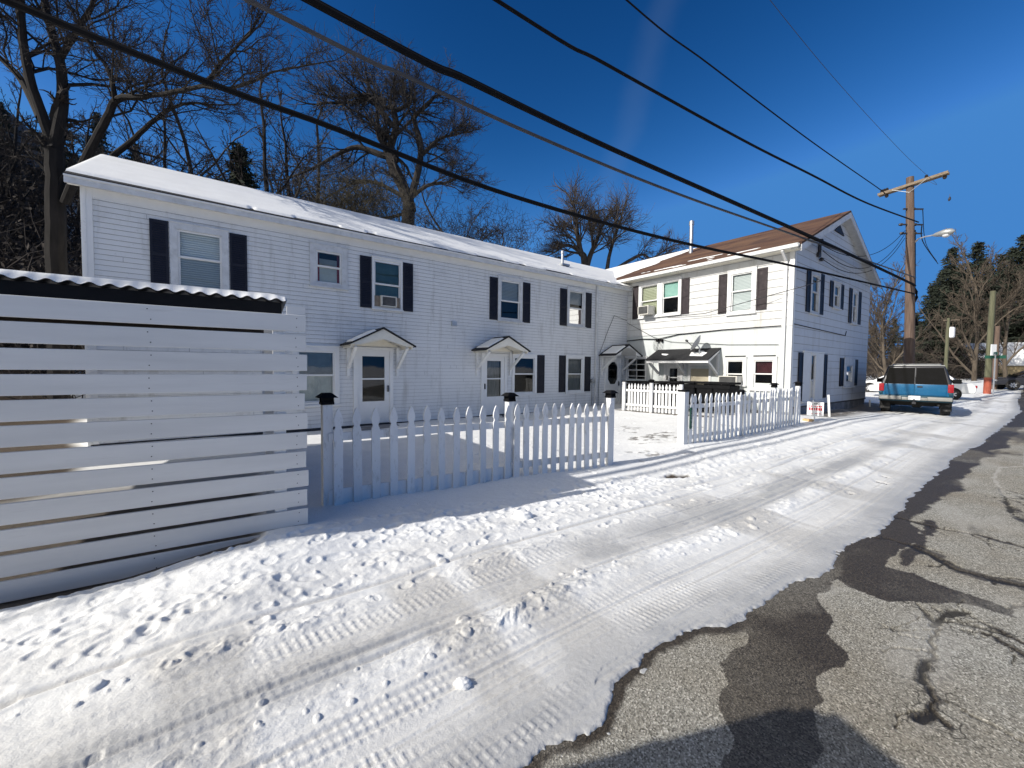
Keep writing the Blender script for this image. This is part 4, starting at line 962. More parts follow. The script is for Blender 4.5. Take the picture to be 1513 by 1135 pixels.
# sunlit wall: windows
window(HB, frontB, .60, 1.62, 3.80, 5.24, .11, 4.48, 'yellow_slats', 'yellow_slats')
window(HB, frontB, 1.63, 2.56, 3.80, 5.24, .11, 4.50, 'mint_blind', 'none')
window(HB, frontB, 4.32, 5.27, 3.58, 5.10, .13, 4.36, 'mini_blind', 'mini_blind')
window(HB, frontB, .02, 1.08, 1.0, 2.16, .07, 1.58, 'none', 'none', grid=(2, 2))
window(HB, frontB, 4.28, 5.04, 1.10, 2.06, .10, 1.48, 'none', 'none')
window(HB, frontB, 5.18, 5.97, .98, 2.06, .10, 1.50, 'curtain_red', 'none')
for a0, a1, z0, z1 in ((.30, .58, 3.78, 5.20), (2.58, 2.89, 3.78, 5.15), (4.01, 4.30, 3.64, 5.04), (5.29, 5.60, 3.64, 5.02)):
    shutter(HB, frontB, a0, a1, z0, z1, M['shutter_plum'], panels=True)
storm_door(HB, frontB, 2.0, 2.62, .32, 1.82, 'L', glass_fill=None)
d2 = MB().box(2.94, 3.02, -.03, .04, .3, 1.86, frontB).box(3.74, 3.82, -.03, .04, .3, 1.86, frontB).box(3.02, 3.74, -.03, .04, 1.78, 1.86, frontB).build('door', M['trim_white'], HB)
d2['label'] = 'doorway closed with a beige slatted panel'
MB().box(3.02, 3.74, -.04, -.01, .3, 1.78, frontB).build('panel', M['blind_beige'], d2)
pb_ = MB().box(3.90, 3.99, .02, .05, 1.2, 1.5, frontB); 
# lean-to hood on diagonal brackets
cb2 = MB(); ze, zw = 2.0, 2.42; a0, a1, oo = 1.62, 4.12, .82
cb2.box(a0, a1, oo - .03, oo, ze - .13, ze - .02, frontB)
for a in (a0, a1 - .03): cb2.hexa([frontB(a, .02, zw - .13), frontB(a + .03, .02, zw - .13), frontB(a + .03, oo - .03, ze - .13), frontB(a, oo - .03, ze - .13), frontB(a, .02, zw - .03), frontB(a + .03, .02, zw - .03), frontB(a + .03, oo - .03, ze - .03), frontB(a, oo - .03, ze - .03)])
cb2.hexa([frontB(a0 + .03, .02, zw - .06), frontB(a1 - .03, .02, zw - .06), frontB(a1 - .03, oo - .03, ze - .06), frontB(a0 + .03, oo - .03, ze - .06), frontB(a0 + .03, .02, zw - .04), frontB(a1 - .03, .02, zw - .04), frontB(a1 - .03, oo - .03, ze - .04), frontB(a0 + .03, oo - .03, ze - .04)])
can = cb2.build('canopy', M['trim_white'], HB)
MB().hexa([frontB(a0 - .04, .0, zw - .03), frontB(a1 + .04, .0, zw - .03), frontB(a1 + .04, oo + .05, ze - .03), frontB(a0 - .04, oo + .05, ze - .03), frontB(a0 - .04, .0, zw + .01), frontB(a1 + .04, .0, zw + .01), frontB(a1 + .04, oo + .05, ze + .008), frontB(a0 - .04, oo + .05, ze + .008)]).build('roof', M['black_shingle'], can)
def slp(a, t, h): return frontB(a, (oo + .05) * t, zw + .01 + (ze - zw) * t + h)
sp1 = MB()
for (b0, b1, t0, t1) in ((2.0, 2.35, .45, .62), (3.2, 3.85, .38, .75), (3.4, 3.7, .25, .4)):
    sp1 = MB()
    sp1.hexa([slp(b0, t0, -.002), slp(b1, t0 + .05, -.002), slp(b1 - .04, t1, -.002), slp(b0 + .1, t1 - .05, -.002), slp(b0 + .05, t0 + .03, .02), slp(b1 - .06, t0 + .07, .02), slp(b1 - .1, t1 - .04, .022), slp(b0 + .13, t1 - .08, .02)])
    sp1.build('snow', M['roof_snow'], can)
for a in (1.66, 2.80, 4.06):
    MB().box(a - .04, a + .04, .005, .06, 1.40, 2.2, frontB).bar(frontB(a, .05, 1.46), frontB(a, oo - .10, ze - .10), .08, .08).build('bracket', M['trim_white'], can)
# gable wall: windows and shutters
for a0, a1, z0, z1, mid in ((1.34, 2.20, 3.56, 4.98, 4.3), (3.60, 4.40, 3.96, 4.92, 4.44), (5.88, 6.64, 3.54, 4.92, 4.25)):
    window(HB, sideB, a0, a1, z0, z1, .13, mid, 'grey_curtain', 'none', casing='trim_grey', sash='trim_grey')
window(HB, sideB, 1.62, 2.10, .62, 2.22, .04, 1.30, 'none', 'grey_curtain', casing='trim_white', sash='trim_grey', sill=False)
MB().box(.94, 1.60, .0, .035, .60, 2.24, sideB).box(2.12, 2.88, .0, .035, .60, 2.24, sideB).box(.93, 2.89, .0, .05, 2.245, 2.30, sideB).box(.93, 2.89, .0, .07, .55, .598, sideB).build('panel', M['trim_white'], HB)
window(HB, sideB, 5.20, 6.58, 1.0, 2.16, .30, 1.6, 'none', 'none', casing='trim_grey', sash='trim_grey')
for a0, a1, z0, z1 in ((.99, 1.32, 3.58, 4.98), (2.22, 2.60, 3.6, 5.0), (3.26, 3.58, 3.98, 4.90), (4.42, 4.78, 3.98, 4.92), (5.52, 5.86, 3.56, 4.92), (6.66, 7.10, 3.58, 4.92), (.55, .91, .62, 2.22), (2.90, 3.24, .66, 2.22), (4.74, 5.18, 1.04, 2.14), (6.60, 7.0, 1.04, 2.12)):
    shutter(HB, sideB, a0, a1, z0, z1, M['shutter_black'])
sv = MB().lathe(sideB(1.95, .05, 5.62), [(.05, 0), (.05, .32)], Vector((0, 0, 1)), 8).box(1.80, 2.0, .01, .09, 5.50, 5.64, sideB).lathe(sideB(2.02, .08, 5.44), [(.06, 0), (.06, .12)], Vector((1, 0, 0)), 8).lathe(sideB(1.84, .07, 6.02), [(.07, 0), (.05, .10)], Vector((0, -1, 0)), 8)
sv.build('service_bracket', M['metal_dark'], HB)
MB().tube([sideB(.06, .03, 3.10), sideB(2.6, .03, 3.06), sideB(5.2, .03, 3.02), sideB(5.3, .03, 3.2)], .012, 4).build('cable', M['wire_black'], HB)
cbk = MB()
cbk.tube([frontB(.05, .04, 2.86), frontB(.9, .05, 2.90), frontB(1.6, .06, 2.86), frontB(2.5, .04, 3.0), frontB(4.2, .04, 3.06), frontB(6.05, .03, 3.06)], .018, 5)
cbk.tube([frontB(.05, .05, 3.65), frontB(1.4, .06, 2.95), frontB(2.2, .05, 2.72), frontB(4.4, .03, 2.52), frontB(6.0, .03, 2.46)], .008, 4)
for ph in (0, .4, .9): cbk.tube([frontB(1.55 + .16 * math.cos(t) + .15 * ph, .06, 2.62 + .24 * math.sin(t)) for t in np.linspace(ph, 6.0 + ph, 14)], .006, 4)
cbk.tube([frontB(1.62, .06, 2.85), frontB(1.55, .05, 2.4), frontB(1.4, .05, 2.0), frontB(1.3, .04, .5)], .010, 4)
cbk.lathe(frontB(1.6, .03, 2.80), [(.06, 0), (.06, .09)], Vector((-1, 0, 0)), 8).lathe(frontB(1.78, .03, 2.80), [(.06, 0), (.06, .09)], Vector((-1, 0, 0)), 8)
cbk.build('cable', M['wire_black'], HB)
cb3 = MB().tube([frontB(2.0, .05, 3.72), frontB(3.6, .14, 3.70), frontB(5.6, .3, 4.0), Vector((-.1, -.3, 4.22)), sideB(1.2, .35, 4.55), sideB(1.75, .04, 4.75)], .012, 4)
cb3.build('cable', M['wire_grey'], HB)

# ---------------------------------------------------- things that hang on the houses
def on_house(H, p): return H.matrix_basis @ p if False else (Matrix.Translation(H.location) @ Matrix.Rotation(RZ, 4, 'Z')) @ p
def air_conditioner(label, H, pl, a, o, z, w=.56, h=.38, d=.42, group='window air conditioners'):
    base = on_house(H, pl(a, o, z)); e = thing('air_conditioner', label, 'air conditioner', base, 0, group)
    fr = lambda aa, oo_, zz: on_house(H, pl(a + aa, o + oo_, z + zz)) - base
    b = MB(); t = .03
    b.box(-w / 2, w / 2, -.12, d - .02, 0, t, fr).box(-w / 2, w / 2, -.12, d - .02, h - t, h, fr).box(-w / 2, -w / 2 + t, -.12, d, t, h - t, fr).box(w / 2 - t, w / 2, -.12, d, t, h - t, fr)
    b.box(-w / 2 + t, w / 2 - t, -.1, d - .1, t, h - t, fr); b.build('casing', M['ac_beige'], e)
    g = MB()
    for k in range(9):
        zz = t + .02 + k * (h - 2 * t - .03) / 9; g.box(-w / 2 + t, w / 2 - t, d - .04, d - .01, zz, zz + .014, fr)
    g.box(-w / 2 + t, w / 2 - t, d - .09, d - .06, t, h - t, fr); g.build('grille', M['ac_grille'], e)
    return e
air_conditioner('beige air conditioner boxed with plywood in the teal curtained window', HA, frontA, 5.98, -.02, 3.31, .44, .30, .14)
MB().box(5.60, 5.75, -.03, .0, 3.31, 3.60, frontA).build('filler_panel', M['plywood'], HA); MB().box(6.22, 6.33, -.03, .0, 3.31, 3.60, frontA).build('filler_panel', M['plywood'], HA)
air_conditioner('white air conditioner jutting from the sunlit upstairs window with yellow slats', HB, frontB, 1.12, .02, 3.88, .50, .36, .42)
air_conditioner('large air conditioner in the lower window right of the black lean-to hood', HB, frontB, 4.60, .02, 1.08, .62, .34, .40)
sdl = on_house(HB, frontB(3.62, .50, 2.16)); sd = thing('satellite_dish', 'grey satellite dish tilted skyward on the black lean-to hood', 'satellite dish', sdl)
fr_ = lambda x, y, z: on_house(HB, frontB(3.62 + x, .50 + y, 2.16 + z)) - sdl
MB().tube([fr_(0, 0, 0), fr_(0, 0, .26), fr_(-.06, .05, .36)], .025, 8).box(-.09, .09, -.09, .09, .0, .03, fr_).build('mast', M['metal_grey'], sd)
axd = (fr_(-.85, .35, .55) - fr_(0, 0, 0)).normalized()
dd = MB(); prof = [(.02 + .30 * k / 8, .10 * (k / 8) ** 2) for k in range(9)] + [(.315, .10), (.30, .085)] + [(.02 + .28 * k / 8, .10 * (k / 8) ** 2 - .012) for k in range(7, -1, -1)]
dd.lathe(fr_(-.05, .03, .40), prof, axd, 24); dd.build('dish', M['dish_grey'], sd, smooth=True)
tip = fr_(-.05, .03, .40) + axd * .46 + Vector((0, 0, -.10))
MB().bar(fr_(-.08, .05, .18), tip, .03, .03).lathe(tip, [(.035, -.03), (.045, .03), (.03, .07)], axd * -1, 10).build('feed_arm', M['metal_dark'], sd)

# ------------------------------------------------------------------ picket fences
PICK_P = [(-.045, 0), (.045, 0), (.045, .80), (.040, .835), (.028, .86), (.030, .875), (.043, .90), (.046, .925), (.040, .965), (.026, 1.01), (.010, 1.045), (0, 1.055), (-.010, 1.045), (-.026, 1.01), (-.040, .965), (-.046, .925), (-.043, .90), (-.030, .875), (-.028, .86), (-.040, .835), (-.045, .80)]
def picket_mesh(name, parent, h=1.0, wd=1.0):
    return MB().prism([(u * wd, v * h) for u, v in PICK_P], lambda u, v, t: Vector((u, t, v)), -.011, .011).build(name, M['fence_paint'], parent)
def post(parent, p, h, rz, cap='lantern', w=.10):
    """a square post with its cap, in the frame of the fence"""
    o = MB().bbox(-w / 2, w / 2, -w / 2, w / 2, -.25, h, .006, 1).build('post', M['fence_paint'], parent)
    o.location = p; o.rotation_euler = (0, 0, rz)
    c = MB()
    if cap == 'lantern':
        c.box(-w / 2 - .012, w / 2 + .012, -w / 2 - .012, w / 2 + .012, h - .005, h + .022)
        for sx in (-1, 1):
            for sy in (-1, 1): c.box(sx * w * .5 - .008, sx * w * .5 + .008, sy * w * .5 - .008, sy * w * .5 + .008, h + .02, h + .07)
        c.box(-w * .42, w * .42, -w * .42, w * .42, h + .02, h + .07)
        c.bbox(-w / 2 - .045, w / 2 + .045, -w / 2 - .045, w / 2 + .045, h + .068, h + .115, 0, 1, taper=(.45, .05, -.05))
    else:
        c.bbox(-w / 2 - .012, w / 2 + .012, -w / 2 - .012, w / 2 + .012, h, h + .035, .006, 1)
    k = c.build('cap', M['black_plastic'], o)
    return o
def fence_run(e, P0, P1, n, zoff=.03, off=-.07, h=1.0, tilt=.012, margin=.10, wd=1.0, first=None):
    """n pickets between two posts standing at P0, P1 (world x, y) in the frame of empty e (unrotated)"""
    P0, P1 = Vector(P0), Vector(P1); d = (P1 - P0); Ln = d.length; d.normalize(); nrm = Vector((d.y, -d.x))
    a = math.atan2(d.y, d.x); base = e.location
    for k in range(n):
        t = margin + (Ln - 2 * margin) * k / (n - 1)
        q = P0 + d * t + nrm * (-off)
        if first is None: first = picket_mesh('picket', e, h, wd); p = first
        else: p = first.copy(); C.objects.link(p); p.parent = e
        p.location = Vector((q.x, q.y, zbase(np.array([q.x]), np.array([q.y]))[0] + zoff + random.uniform(-.012, .012))) - base
        p.rotation_euler = (random.uniform(-tilt, tilt), random.uniform(-tilt, tilt), a + random.uniform(-.05, .05))
    return first
def rail(e, P0, P1, z0, z1, hgt, off=0.0, th=.035, name='rail'):
    base = e.location; P0, P1 = Vector(P0), Vector(P1)
    d = (P1 - P0).normalized(); nrm = Vector((d.y, -d.x)) * -off
    p = Vector((P0.x + nrm.x, P0.y + nrm.y, z0)) - base; q = Vector((P1.x + nrm.x, P1.y + nrm.y, z1)) - base
    return MB().bar(p, q, th, hgt).build(name, M['fence_paint'], e)

F0, F1, F2 = (-1.93, 4.17), (-.03, 5.58), (1.60, 6.50)
pf = thing('picket_fence', 'white picket fence in shade with black lantern caps beside the slatted board fence', 'picket fence', (F0[0], F0[1], 0))
za, zb2, zc = .08, .02, -.01
fp = fence_run(pf, F0, F1, 12, off=-.085, margin=.09)
fence_run(pf, F1, F2, 12, off=-.085, margin=.07, first=fp)
rail(pf, F0, F1, .88, .84, .085, off=-.05); rail(pf, F1, F2, .84, .82, .085, off=-.05)
rail(pf, F0, F1, .22, .15, .22, off=-.045, name='kick_board'); rail(pf, F1, F2, .26, .24, .085, off=-.05)
for (x, y), h in ((F0, 1.13), (F1, 1.13), (F2, 1.16)):
    a = math.atan2(F1[1] - F0[1], F1[0] - F0[0])
    post(pf, Vector((x, y, float(zbase(np.array([x]), np.array([y]))[0]))) - pf.location, h, a)

G0, G1 = (3.47, 8.09), (7.95, 11.13)
GM, GM2 = (5.35, 9.365), (6.75, 10.315)
pf2 = thing('picket_fence', 'white picket fence with a green number plaque in front of the corner house', 'picket fence', (G0[0], G0[1], 0))
fp2 = fence_run(pf2, G0, GM, 12, off=-.08, margin=.13, tilt=.02)
fence_run(pf2, GM, GM2, 10, off=-.08, margin=.07, tilt=.03, first=fp2); fence_run(pf2, GM2, G1, 9, off=-.08, margin=.07, tilt=.03, first=fp2)
for p, q in ((G0, GM), (GM, GM2), (GM2, G1)):
    rail(pf2, p, q, .87, .87, .08, off=-.045); rail(pf2, p, q, .24, .26, .08, off=-.045)
a2 = math.atan2(G1[1] - G0[1], G1[0] - G0[0])
for (x, y), h, w in ((G0, 1.13, .15), (GM, 1.02, .10), (GM2, 1.12, .09), (G1, 1.13, .10)):
    post(pf2, Vector((x, y, float(zbase(np.array([x]), np.array([y]))[0]))) - pf2.location, h, a2, 'lantern' if w != .15 else 'flat', w)

H0, H1, H2 = (4.09, 14.6), (4.84, 13.9), (5.58, 13.21)
pf3 = thing('picket_fence', 'short sunlit white picket fence across the yard by the corner doorway', 'picket fence', (H0[0], H0[1], 0))
fp3 = fence_run(pf3, H0, H1, 7, off=.06, margin=.16, h=.93, wd=.85, zoff=.08)
fence_run(pf3, H1, H2, 7, off=.06, margin=.14, h=.93, wd=.85, zoff=.08, first=fp3)
for p, q in ((H0, H1), (H1, H2)):
    rail(pf3, p, q, .86, .86, .08, off=.03); rail(pf3, p, q, .34, .34, .08, off=.03)
a3 = math.atan2(H1[1] - H0[1], H1[0] - H0[0])
for (x, y), h, c in ((H0, 1.12, 'none'), (H1, 1.12, 'lantern'), (H2, 1.1, 'lantern')):
    post(pf3, Vector((x, y, .04)) - pf3.location, h, a3, c if c != 'none' else 'flat', .105)

# number plaque, digits one above another
ax = Vector((math.cos(a2), math.sin(a2), 0)); nx = Vector((math.sin(a2), -math.cos(a2), 0))
plo = Vector((G0[0], G0[1], .42)) + ax * .10 + nx * .112
pq = thing('number_plaque', 'narrow green house number plaque standing upright on the white fence post', 'number sign', plo)
pl3 = lambda u, v, t: ax * u + nx * t + Vector((0, 0, v))
MB().prism([(-.036, .03), (0, 0), (.036, .03), (.036, .44), (-.036, .44)], pl3, -.006, .006).build('plate', M['green_sign'], pq)
dg = MB()
def strokes(mb, segs, cx, cz, w, h, th, pl_, o0, o1):
    S = {'a': (-w, h, w, h), 'b': (w, 0, w, h), 'c': (w, -h, w, 0), 'd': (-w, -h, w, -h), 'e': (-w, -h, -w, 0), 'f': (-w, 0, -w, h), 'g': (-w, 0, w, 0)}
    for sgm in segs:
        x0, z0, x1, z1 = S[sgm]; mb.box(cx + min(x0, x1) - th, cx + max(x0, x1) + th, o0, o1, cz + min(z0, z1) - th, cz + max(z0, z1) + th, lambda a_, o_, z_: pl_(a_, z_, o_))
for k, sgs in enumerate(('bc', 'abged', 'fgbc', 'bc')): strokes(dg, sgs, 0, .36 - k * .088, .012, .027, .004, pl3, .0065, .008)
dg.build('digits', M['grey_print'], pq)

# ------------------------------------------------------------------ slatted board fence and the flat roof behind it
fdv = Vector((.847, .532, 0)); fnv = Vector((-.532, .847, 0)); FB = Vector((-1.80, 3.50, 0))
FRZ = math.atan2(.532, .847)
bf = thing('board_fence', 'tall white fence of wide horizontal boards with narrow gaps', 'board fence', FB, FRZ)
LB = 4.6
for k in range(12):
    zt = 2.052 - k * .1683; zbm = zt - .1405
    j0, j1 = random.uniform(-.006, .006), random.uniform(-.006, .006)
    x1 = random.uniform(-.012, .012)
    b = MB().bbox(-LB, x1 if k < 11 else -.22, -.020, .0, zbm, zt, .003, 1); 
    o = b.build('board', M['board_paint'], bf); o.rotation_euler = (0, random.uniform(-.0015, .0015), 0)
nl = MB()
for k in range(12):
    zt = 2.052 - k * .1683
    for x in (-.07, -1.02, -2.05):
        for dz in (-.03, -.105): nl.lathe(Vector((x + random.uniform(-.01, .01), -.0195, zt + dz)), [(.0045, 0), (.004, .0025)], Vector((0, -1, 0)), 6)
nl.build('screw', M['metal_dark'], bf)['kind'] = 'stuff'
for x0, x1, z1, n_ in ((-.14, -.0, 2.125, 'top_block'),): MB().box(x0, x1, .001, .04, 1.99, z1).build(n_, M['board_paint'], bf)
for x in (-.20, -2.05, -3.6): MB().box(x - .045, x + .045, .002, .092, -.3, 2.03 if x > -.3 else 2.1).build('post', M['fence_paint'], bf)

sh = thing('yard_shelter', 'open yard shelter with a flat corrugated roof edged with snow, behind the board fence', 'shelter', FB + fnv * .16, FRZ)
SX0, SX1, SY1, SZ = -5.2, -.14, 5.4, 2.19
nx_, ny_ = 520, 12
cx_ = np.linspace(SX0, SX1, nx_); cy_ = np.linspace(0, SY1, ny_)
A_, B_ = np.meshgrid(cx_, cy_, indexing='ij'); Zc = SZ + .012 * np.cos(A_ * 2 * math.pi / .105) - .004 * B_
grid_mesh('roof', A_, B_, Zc, M['metal_grey'], {}).parent = sh
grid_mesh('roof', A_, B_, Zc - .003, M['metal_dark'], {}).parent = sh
ny2 = 90; cy2 = np.linspace(-.012, SY1, ny2); cx2 = np.linspace(SX0, SX1 + .01, 560); A2, B2 = np.meshgrid(cx2, cy2, indexing='ij')
Zs2 = SZ + .040 + .026 * sstep(0, .07, B2) * sstep(SX1 + .01, SX1 - .14, A2) + .012 * fbm(A2 * 2.5, B2 * 2.5, 401, 4) - .004 * B2
Zs2 = np.where((B2 < -.001) | (A2 > SX1 + .001), SZ + .011 * np.cos(A2 * 2 * math.pi / .105) + .003, Zs2)
grid_mesh('snow', A2, B2, Zs2, M['roof_snow'], {}).parent = sh
rf_ = MB()
for y in np.linspace(.12, SY1 - .1, 7): rf_.box(SX0, SX1 - .03, y - .02, y + .02, SZ - .16, SZ - .022)
rf_.build('rafters', M['dark_wood'], sh)
MB().box(SX0, SX1 - .03, .03, .06, SZ - .17, SZ - .016).build('fascia', M['near_black'], sh)
for x in (SX0 + .1, SX1 - .12):
    for y in (.16, SY1 - .15): MB().box(x - .045, x + .045, y - .045, y + .045, -.35, SZ - .14).build('post', M['fence_paint'], sh)

# ------------------------------------------------------------------ black bins in a row along the corner house
def bin_at(a, label, first):
    o_ = 1.15
    base = on_house(HB, frontB(a, o_, 0)); base.z = float(zbase(np.array([base.x]), np.array([base.y]))[0]) + .05
    if first is None:
        e = thing('wheelie_bin', label, 'bin', base, RZ - math.pi / 2, 'black bins lined up by the corner house')
        MB().bbox(-.25, .25, -.30, .28, .08, .98, .03, 1, taper=(1.12, -.04, .05)).box(-.30, .30, -.36, -.33, .86, .98).build('tub', M['black_plastic'], e)
        l = MB().bbox(-.30, .30, -.38, .36, 1.0, 1.075, .03, 2).box(-.22, .22, -.40, -.36, 1.01, 1.04).build('lid', M['black_plastic'], e)
        MB().lathe(Vector((-.30, .27, .10)), [(.10, 0), (.10, .05)], Vector((1, 0, 0)), 14).build('wheel', M['rubber'], e); MB().lathe(Vector((.25, .27, .10)), [(.10, 0), (.10, .05)], Vector((1, 0, 0)), 14).build('wheel', M['rubber'], e)
        return e
    e = copy_tree(first); e.location = base; e['label'] = label; return e
W_ = ['first', 'second', 'third', 'fourth', 'fifth', 'sixth', 'seventh']
fb = None
for k in range(7):
    lab = ('black lidded bin, leftmost of the row, beside the dark glazed door' if k == 0 else 'black lidded bin, rightmost of the row, below the large air conditioner' if k == 6 else 'black lidded bin, %s from the left in the row of seven' % W_[k])
    b = bin_at(1.45 + k * .58, lab, fb)
    b.rotation_euler.z += random.uniform(-.06, .06)
    if fb is None: fb = b

# ------------------------------------------------------------------ things by the corner
sgp = Vector((8.75, 11.5, .10))
sgt = thing('yard_sign', 'red and white printed sign on a white stake at the corner of the house', 'yard sign', sgp, R(-47))
MB().bar(Vector((.0, .014, -.15)), Vector((-.075, .02, .68)), .055, .02).build('stake', M['white_paint'], sgt)
MB().box(-.21, .18, -.006, .004, .24, .63).build('panel', M['white_print'], sgt)
pr = MB(); q3 = lambda u, v, t: Vector((u - .015, -.0065 - t, v))
def word(mb, txt, cx, cz, hw, h, th, gap, pl_):
    SEG = {'R': 'abefg', 'E': 'adefg', 'N': 'abcef', 'T': 'a', 'F': 'aefg', 'O': 'abcdef', 'C': 'adef', 'A': 'abcefg', 'L': 'def'}
    x = cx - (len(txt) - 1) * gap / 2
    for ch in txt:
        if ch == 'T': mb.box(x - hw, x + hw, .0, .0015, cz + h - th, cz + h + th, lambda a_, o_, z_: pl_(a_, z_, o_)).box(x - th, x + th, .0, .0015, cz - h, cz + h, lambda a_, o_, z_: pl_(a_, z_, o_))
        elif ch != ' ': strokes(mb, SEG[ch], x, cz, hw, h, th, pl_, .0, .0015)
        x += gap
# the print is too small to read in the photograph: dark lines at the top, a bold red band, smaller red and dark lines below
for (x0, x1, z0, z1) in ((-.05, .06, .585, .605), (-.08, .08, .555, .566)): pr.box(x0, x1, .0, .0015, z0, z1, lambda a_, o_, z_: q3(a_, z_, o_))
pr.build('print', M['black_print'], sgt)
pr2 = MB()
rr_ = random.Random(3)
for row, (z0, z1, st) in enumerate(((.49, .53, .045), (.39, .47, .055), (.29, .31, .03))):
    x = -.15
    while x < .14:
        w = st * rr_.uniform(.5, .9); pr2.box(x, x + w, .0, .0015, z0, z1 - rr_.uniform(0, .012), lambda a_, o_, z_: q3(a_, z_, o_)); x += st
pr2.build('print', M['red_print'], sgt)
stp = Vector((10.0, 12.55, .10))
stk = MB().bar(Vector((0, 0, -.2)), Vector((-.06, .03, .78)), .07, .05).build('stake', M['white_paint']); stk.location = stp
tag(stk, 'bare white wooden stake leaning in front of the gable wall', 'stake')
stk2 = MB().bar(Vector((0, 0, -.2)), Vector((-.02, .02, .42)), .07, .05).build('stake', M['white_paint']); stk2.location = on_house(HB, sideB(7.7, .35, .0))
tag(stk2, 'short white stake at the far end of the gable wall', 'stake')
blk = MB().bbox(-.09, .09, -.12, .12, 0, .13, .006, 1).build('wood_block', M['timber']); blk.location = (8.62, 11.6, .10); blk.rotation_euler = (0, 0, .6)
tag(blk, 'sawn yellow timber block on the ground beside the sign', 'wood block')

# ------------------------------------------------------------------ vehicles
def wheel(e, x, y, r=.37, w=.26, side=1):
    t = MB().lathe(Vector((x - w / 2, y, r)), [(r * .62, 0), (r * .93, .0), (r, .05), (r, w - .05), (r * .93, w), (r * .62, w)], Vector((1, 0, 0)), 26)
    o = t.build('wheel', M['rubber'], e, smooth=True)
    k = MB().lathe(Vector((x + side * (w / 2 - .03), y, r)), [(r * .63, 0), (r * .6, .015), (r * .5, .0), (r * .2, .02), (.03, .022)], Vector((side, 0, 0)), 20)
    for q in range(7):
        a = q * 2 * math.pi / 7; c, s_ = math.cos(a), math.sin(a)
        k.bar(Vector((x + side * (w / 2 - .005), y + c * r * .12, r + s_ * r * .12)), Vector((x + side * (w / 2 - .005), y + c * r * .58, r + s_ * r * .58)), .07, .03, up=Vector((1, 0, 0)))
    k.build('rim', M['rim'], o)
def suv(label, loc, heading, paint, low, upper, group=None, plate=True):
    """boxy full-size sport utility, rear bumper at its origin, nose along +y"""
    e = thing('sport_utility_vehicle', label, 'car', loc, heading, group)
    b = MB()
    b.bbox(-.955, .955, .10, 4.95, .70, 1.13, .05, 3, taper=(.975, .03, -.03))
    b.bbox(-.93, .93, 3.45, 4.97, .98, 1.16, .06, 3, taper=(.94, 0, -.10))
    b.build('body', M[paint], e, smooth=True)
    MB().bbox(-.96, .96, .09, 4.98, .50, .72, .035, 2).build('lower_body', M[low], e, smooth=True)
    b = MB(); b.bbox(-.925, .925, .13, 3.75, 1.10, 1.80, .05, 3, taper=(.80, .17, -.95)); b.build('cabin', M[upper], e, smooth=True)
    MB().bbox(-.73, .73, .36, 2.75, 1.785, 1.835, .02, 2).build('roof', M['car_grey'], e, smooth=True)
    r = MB()
    for x in (-.62, .62): r.tube([Vector((x, .45, 1.83)), Vector((x, .5, 1.87)), Vector((x, 2.5, 1.87)), Vector((x, 2.6, 1.83))], .014, 6)
    for y in (.7, 1.5, 2.3): r.tube([Vector((-.62, y, 1.87)), Vector((.62, y, 1.87))], .012, 6)
    r.build('roof_rack', M['metal_grey'], e)
    # barn doors with their panes
    for sg in (-1, 1):
        d = MB(); x0, x1 = sorted((sg * .008, sg * .80))
        d.bbox(x0, x1, .085, .14, .74, 1.135, .015, 2); dd_ = d.build('rear_door', M[paint], e, smooth=True)
        g = MB(); zb_, zt_ = 1.16, 1.735
        yb, yt = .128, .268
        xi, xo, xo2 = sg * .022, sg * .815, sg * .70
        g.hexa([Vector((xi, yb - .012, zb_)), Vector((xo, yb - .012, zb_)), Vector((xo, yb + .02, zb_)), Vector((xi, yb + .02, zb_)), Vector((xi, yt - .012, zt_)), Vector((xo2, yt - .012, zt_)), Vector((xo2, yt + .02, zt_)), Vector((xi, yt + .02, zt_))])
        g.build('rear_window', M['car_glass'], dd_)
        if sg > 0: MB().bbox(.06, .20, .065, .095, 1.02, 1.075, .01, 1).build('handle', M['metal_dark'], dd_)
        t = MB(); x0, x1 = sorted((sg * .82, sg * .965)); t.bbox(x0, x1, .075, .24, .86, 1.15, .02, 2); t.build('tail_light', M['tail_red'], e, smooth=True)
        t = MB(); x0, x1 = sorted((sg * .85, sg * .962)); t.bbox(x0, x1, .078, .2, .74, .855, .02, 2); t.build('reflector', M['car_teal'], e, smooth=True)
        # side panes and mirrors
        for y0, y1 in ((.42, 1.35), (1.45, 2.25), (2.33, 3.1)):
            xs, xt = sg * .918, sg * .775
            MB().hexa([Vector((xs - .01 * sg, y0, 1.17)), Vector((xs - .01 * sg, y1 + .0, 1.17)), Vector((xs + .006 * sg, y1, 1.17)), Vector((xs + .006 * sg, y0, 1.17)), Vector((xt - .01 * sg, y0 + .05, 1.69)), Vector((xt - .01 * sg, y1 - (.3 if y0 > 2.3 else .03), 1.69)), Vector((xt + .010 * sg, y1 - (.3 if y0 > 2.3 else .03), 1.69)), Vector((xt + .010 * sg, y0 + .05, 1.69))]).build('side_window', M['car_glass'], e)
        mrr = MB(); x0, x1 = sorted((sg * 1.0, sg * 1.24)); mrr.bbox(x0, x1, 3.0, 3.12, 1.13, 1.30, .03, 2).bar(Vector((sg * .9, 3.08, 1.18)), Vector((sg * 1.05, 3.08, 1.2)), .05, .05); mrr.build('mirror', M['black_plastic'], e, smooth=True)
    MB().box(-.008, .008, .118, .14, 1.13, 1.42).bar(Vector((0, .122, 1.13)), Vector((0, .268, 1.76)), .022, .03).build('door_seam', M['metal_dark'], e)
    bp = MB()
    for x0, x1 in ((-.95, -.33), (.33, .95)): bp.bbox(x0, x1, -.03, .16, .555, .69, .03, 3)
    bp.bbox(-.34, .34, .02, .16, .555, .66, .02, 2); bp.build('bumper', M['bumper'], e, smooth=True)
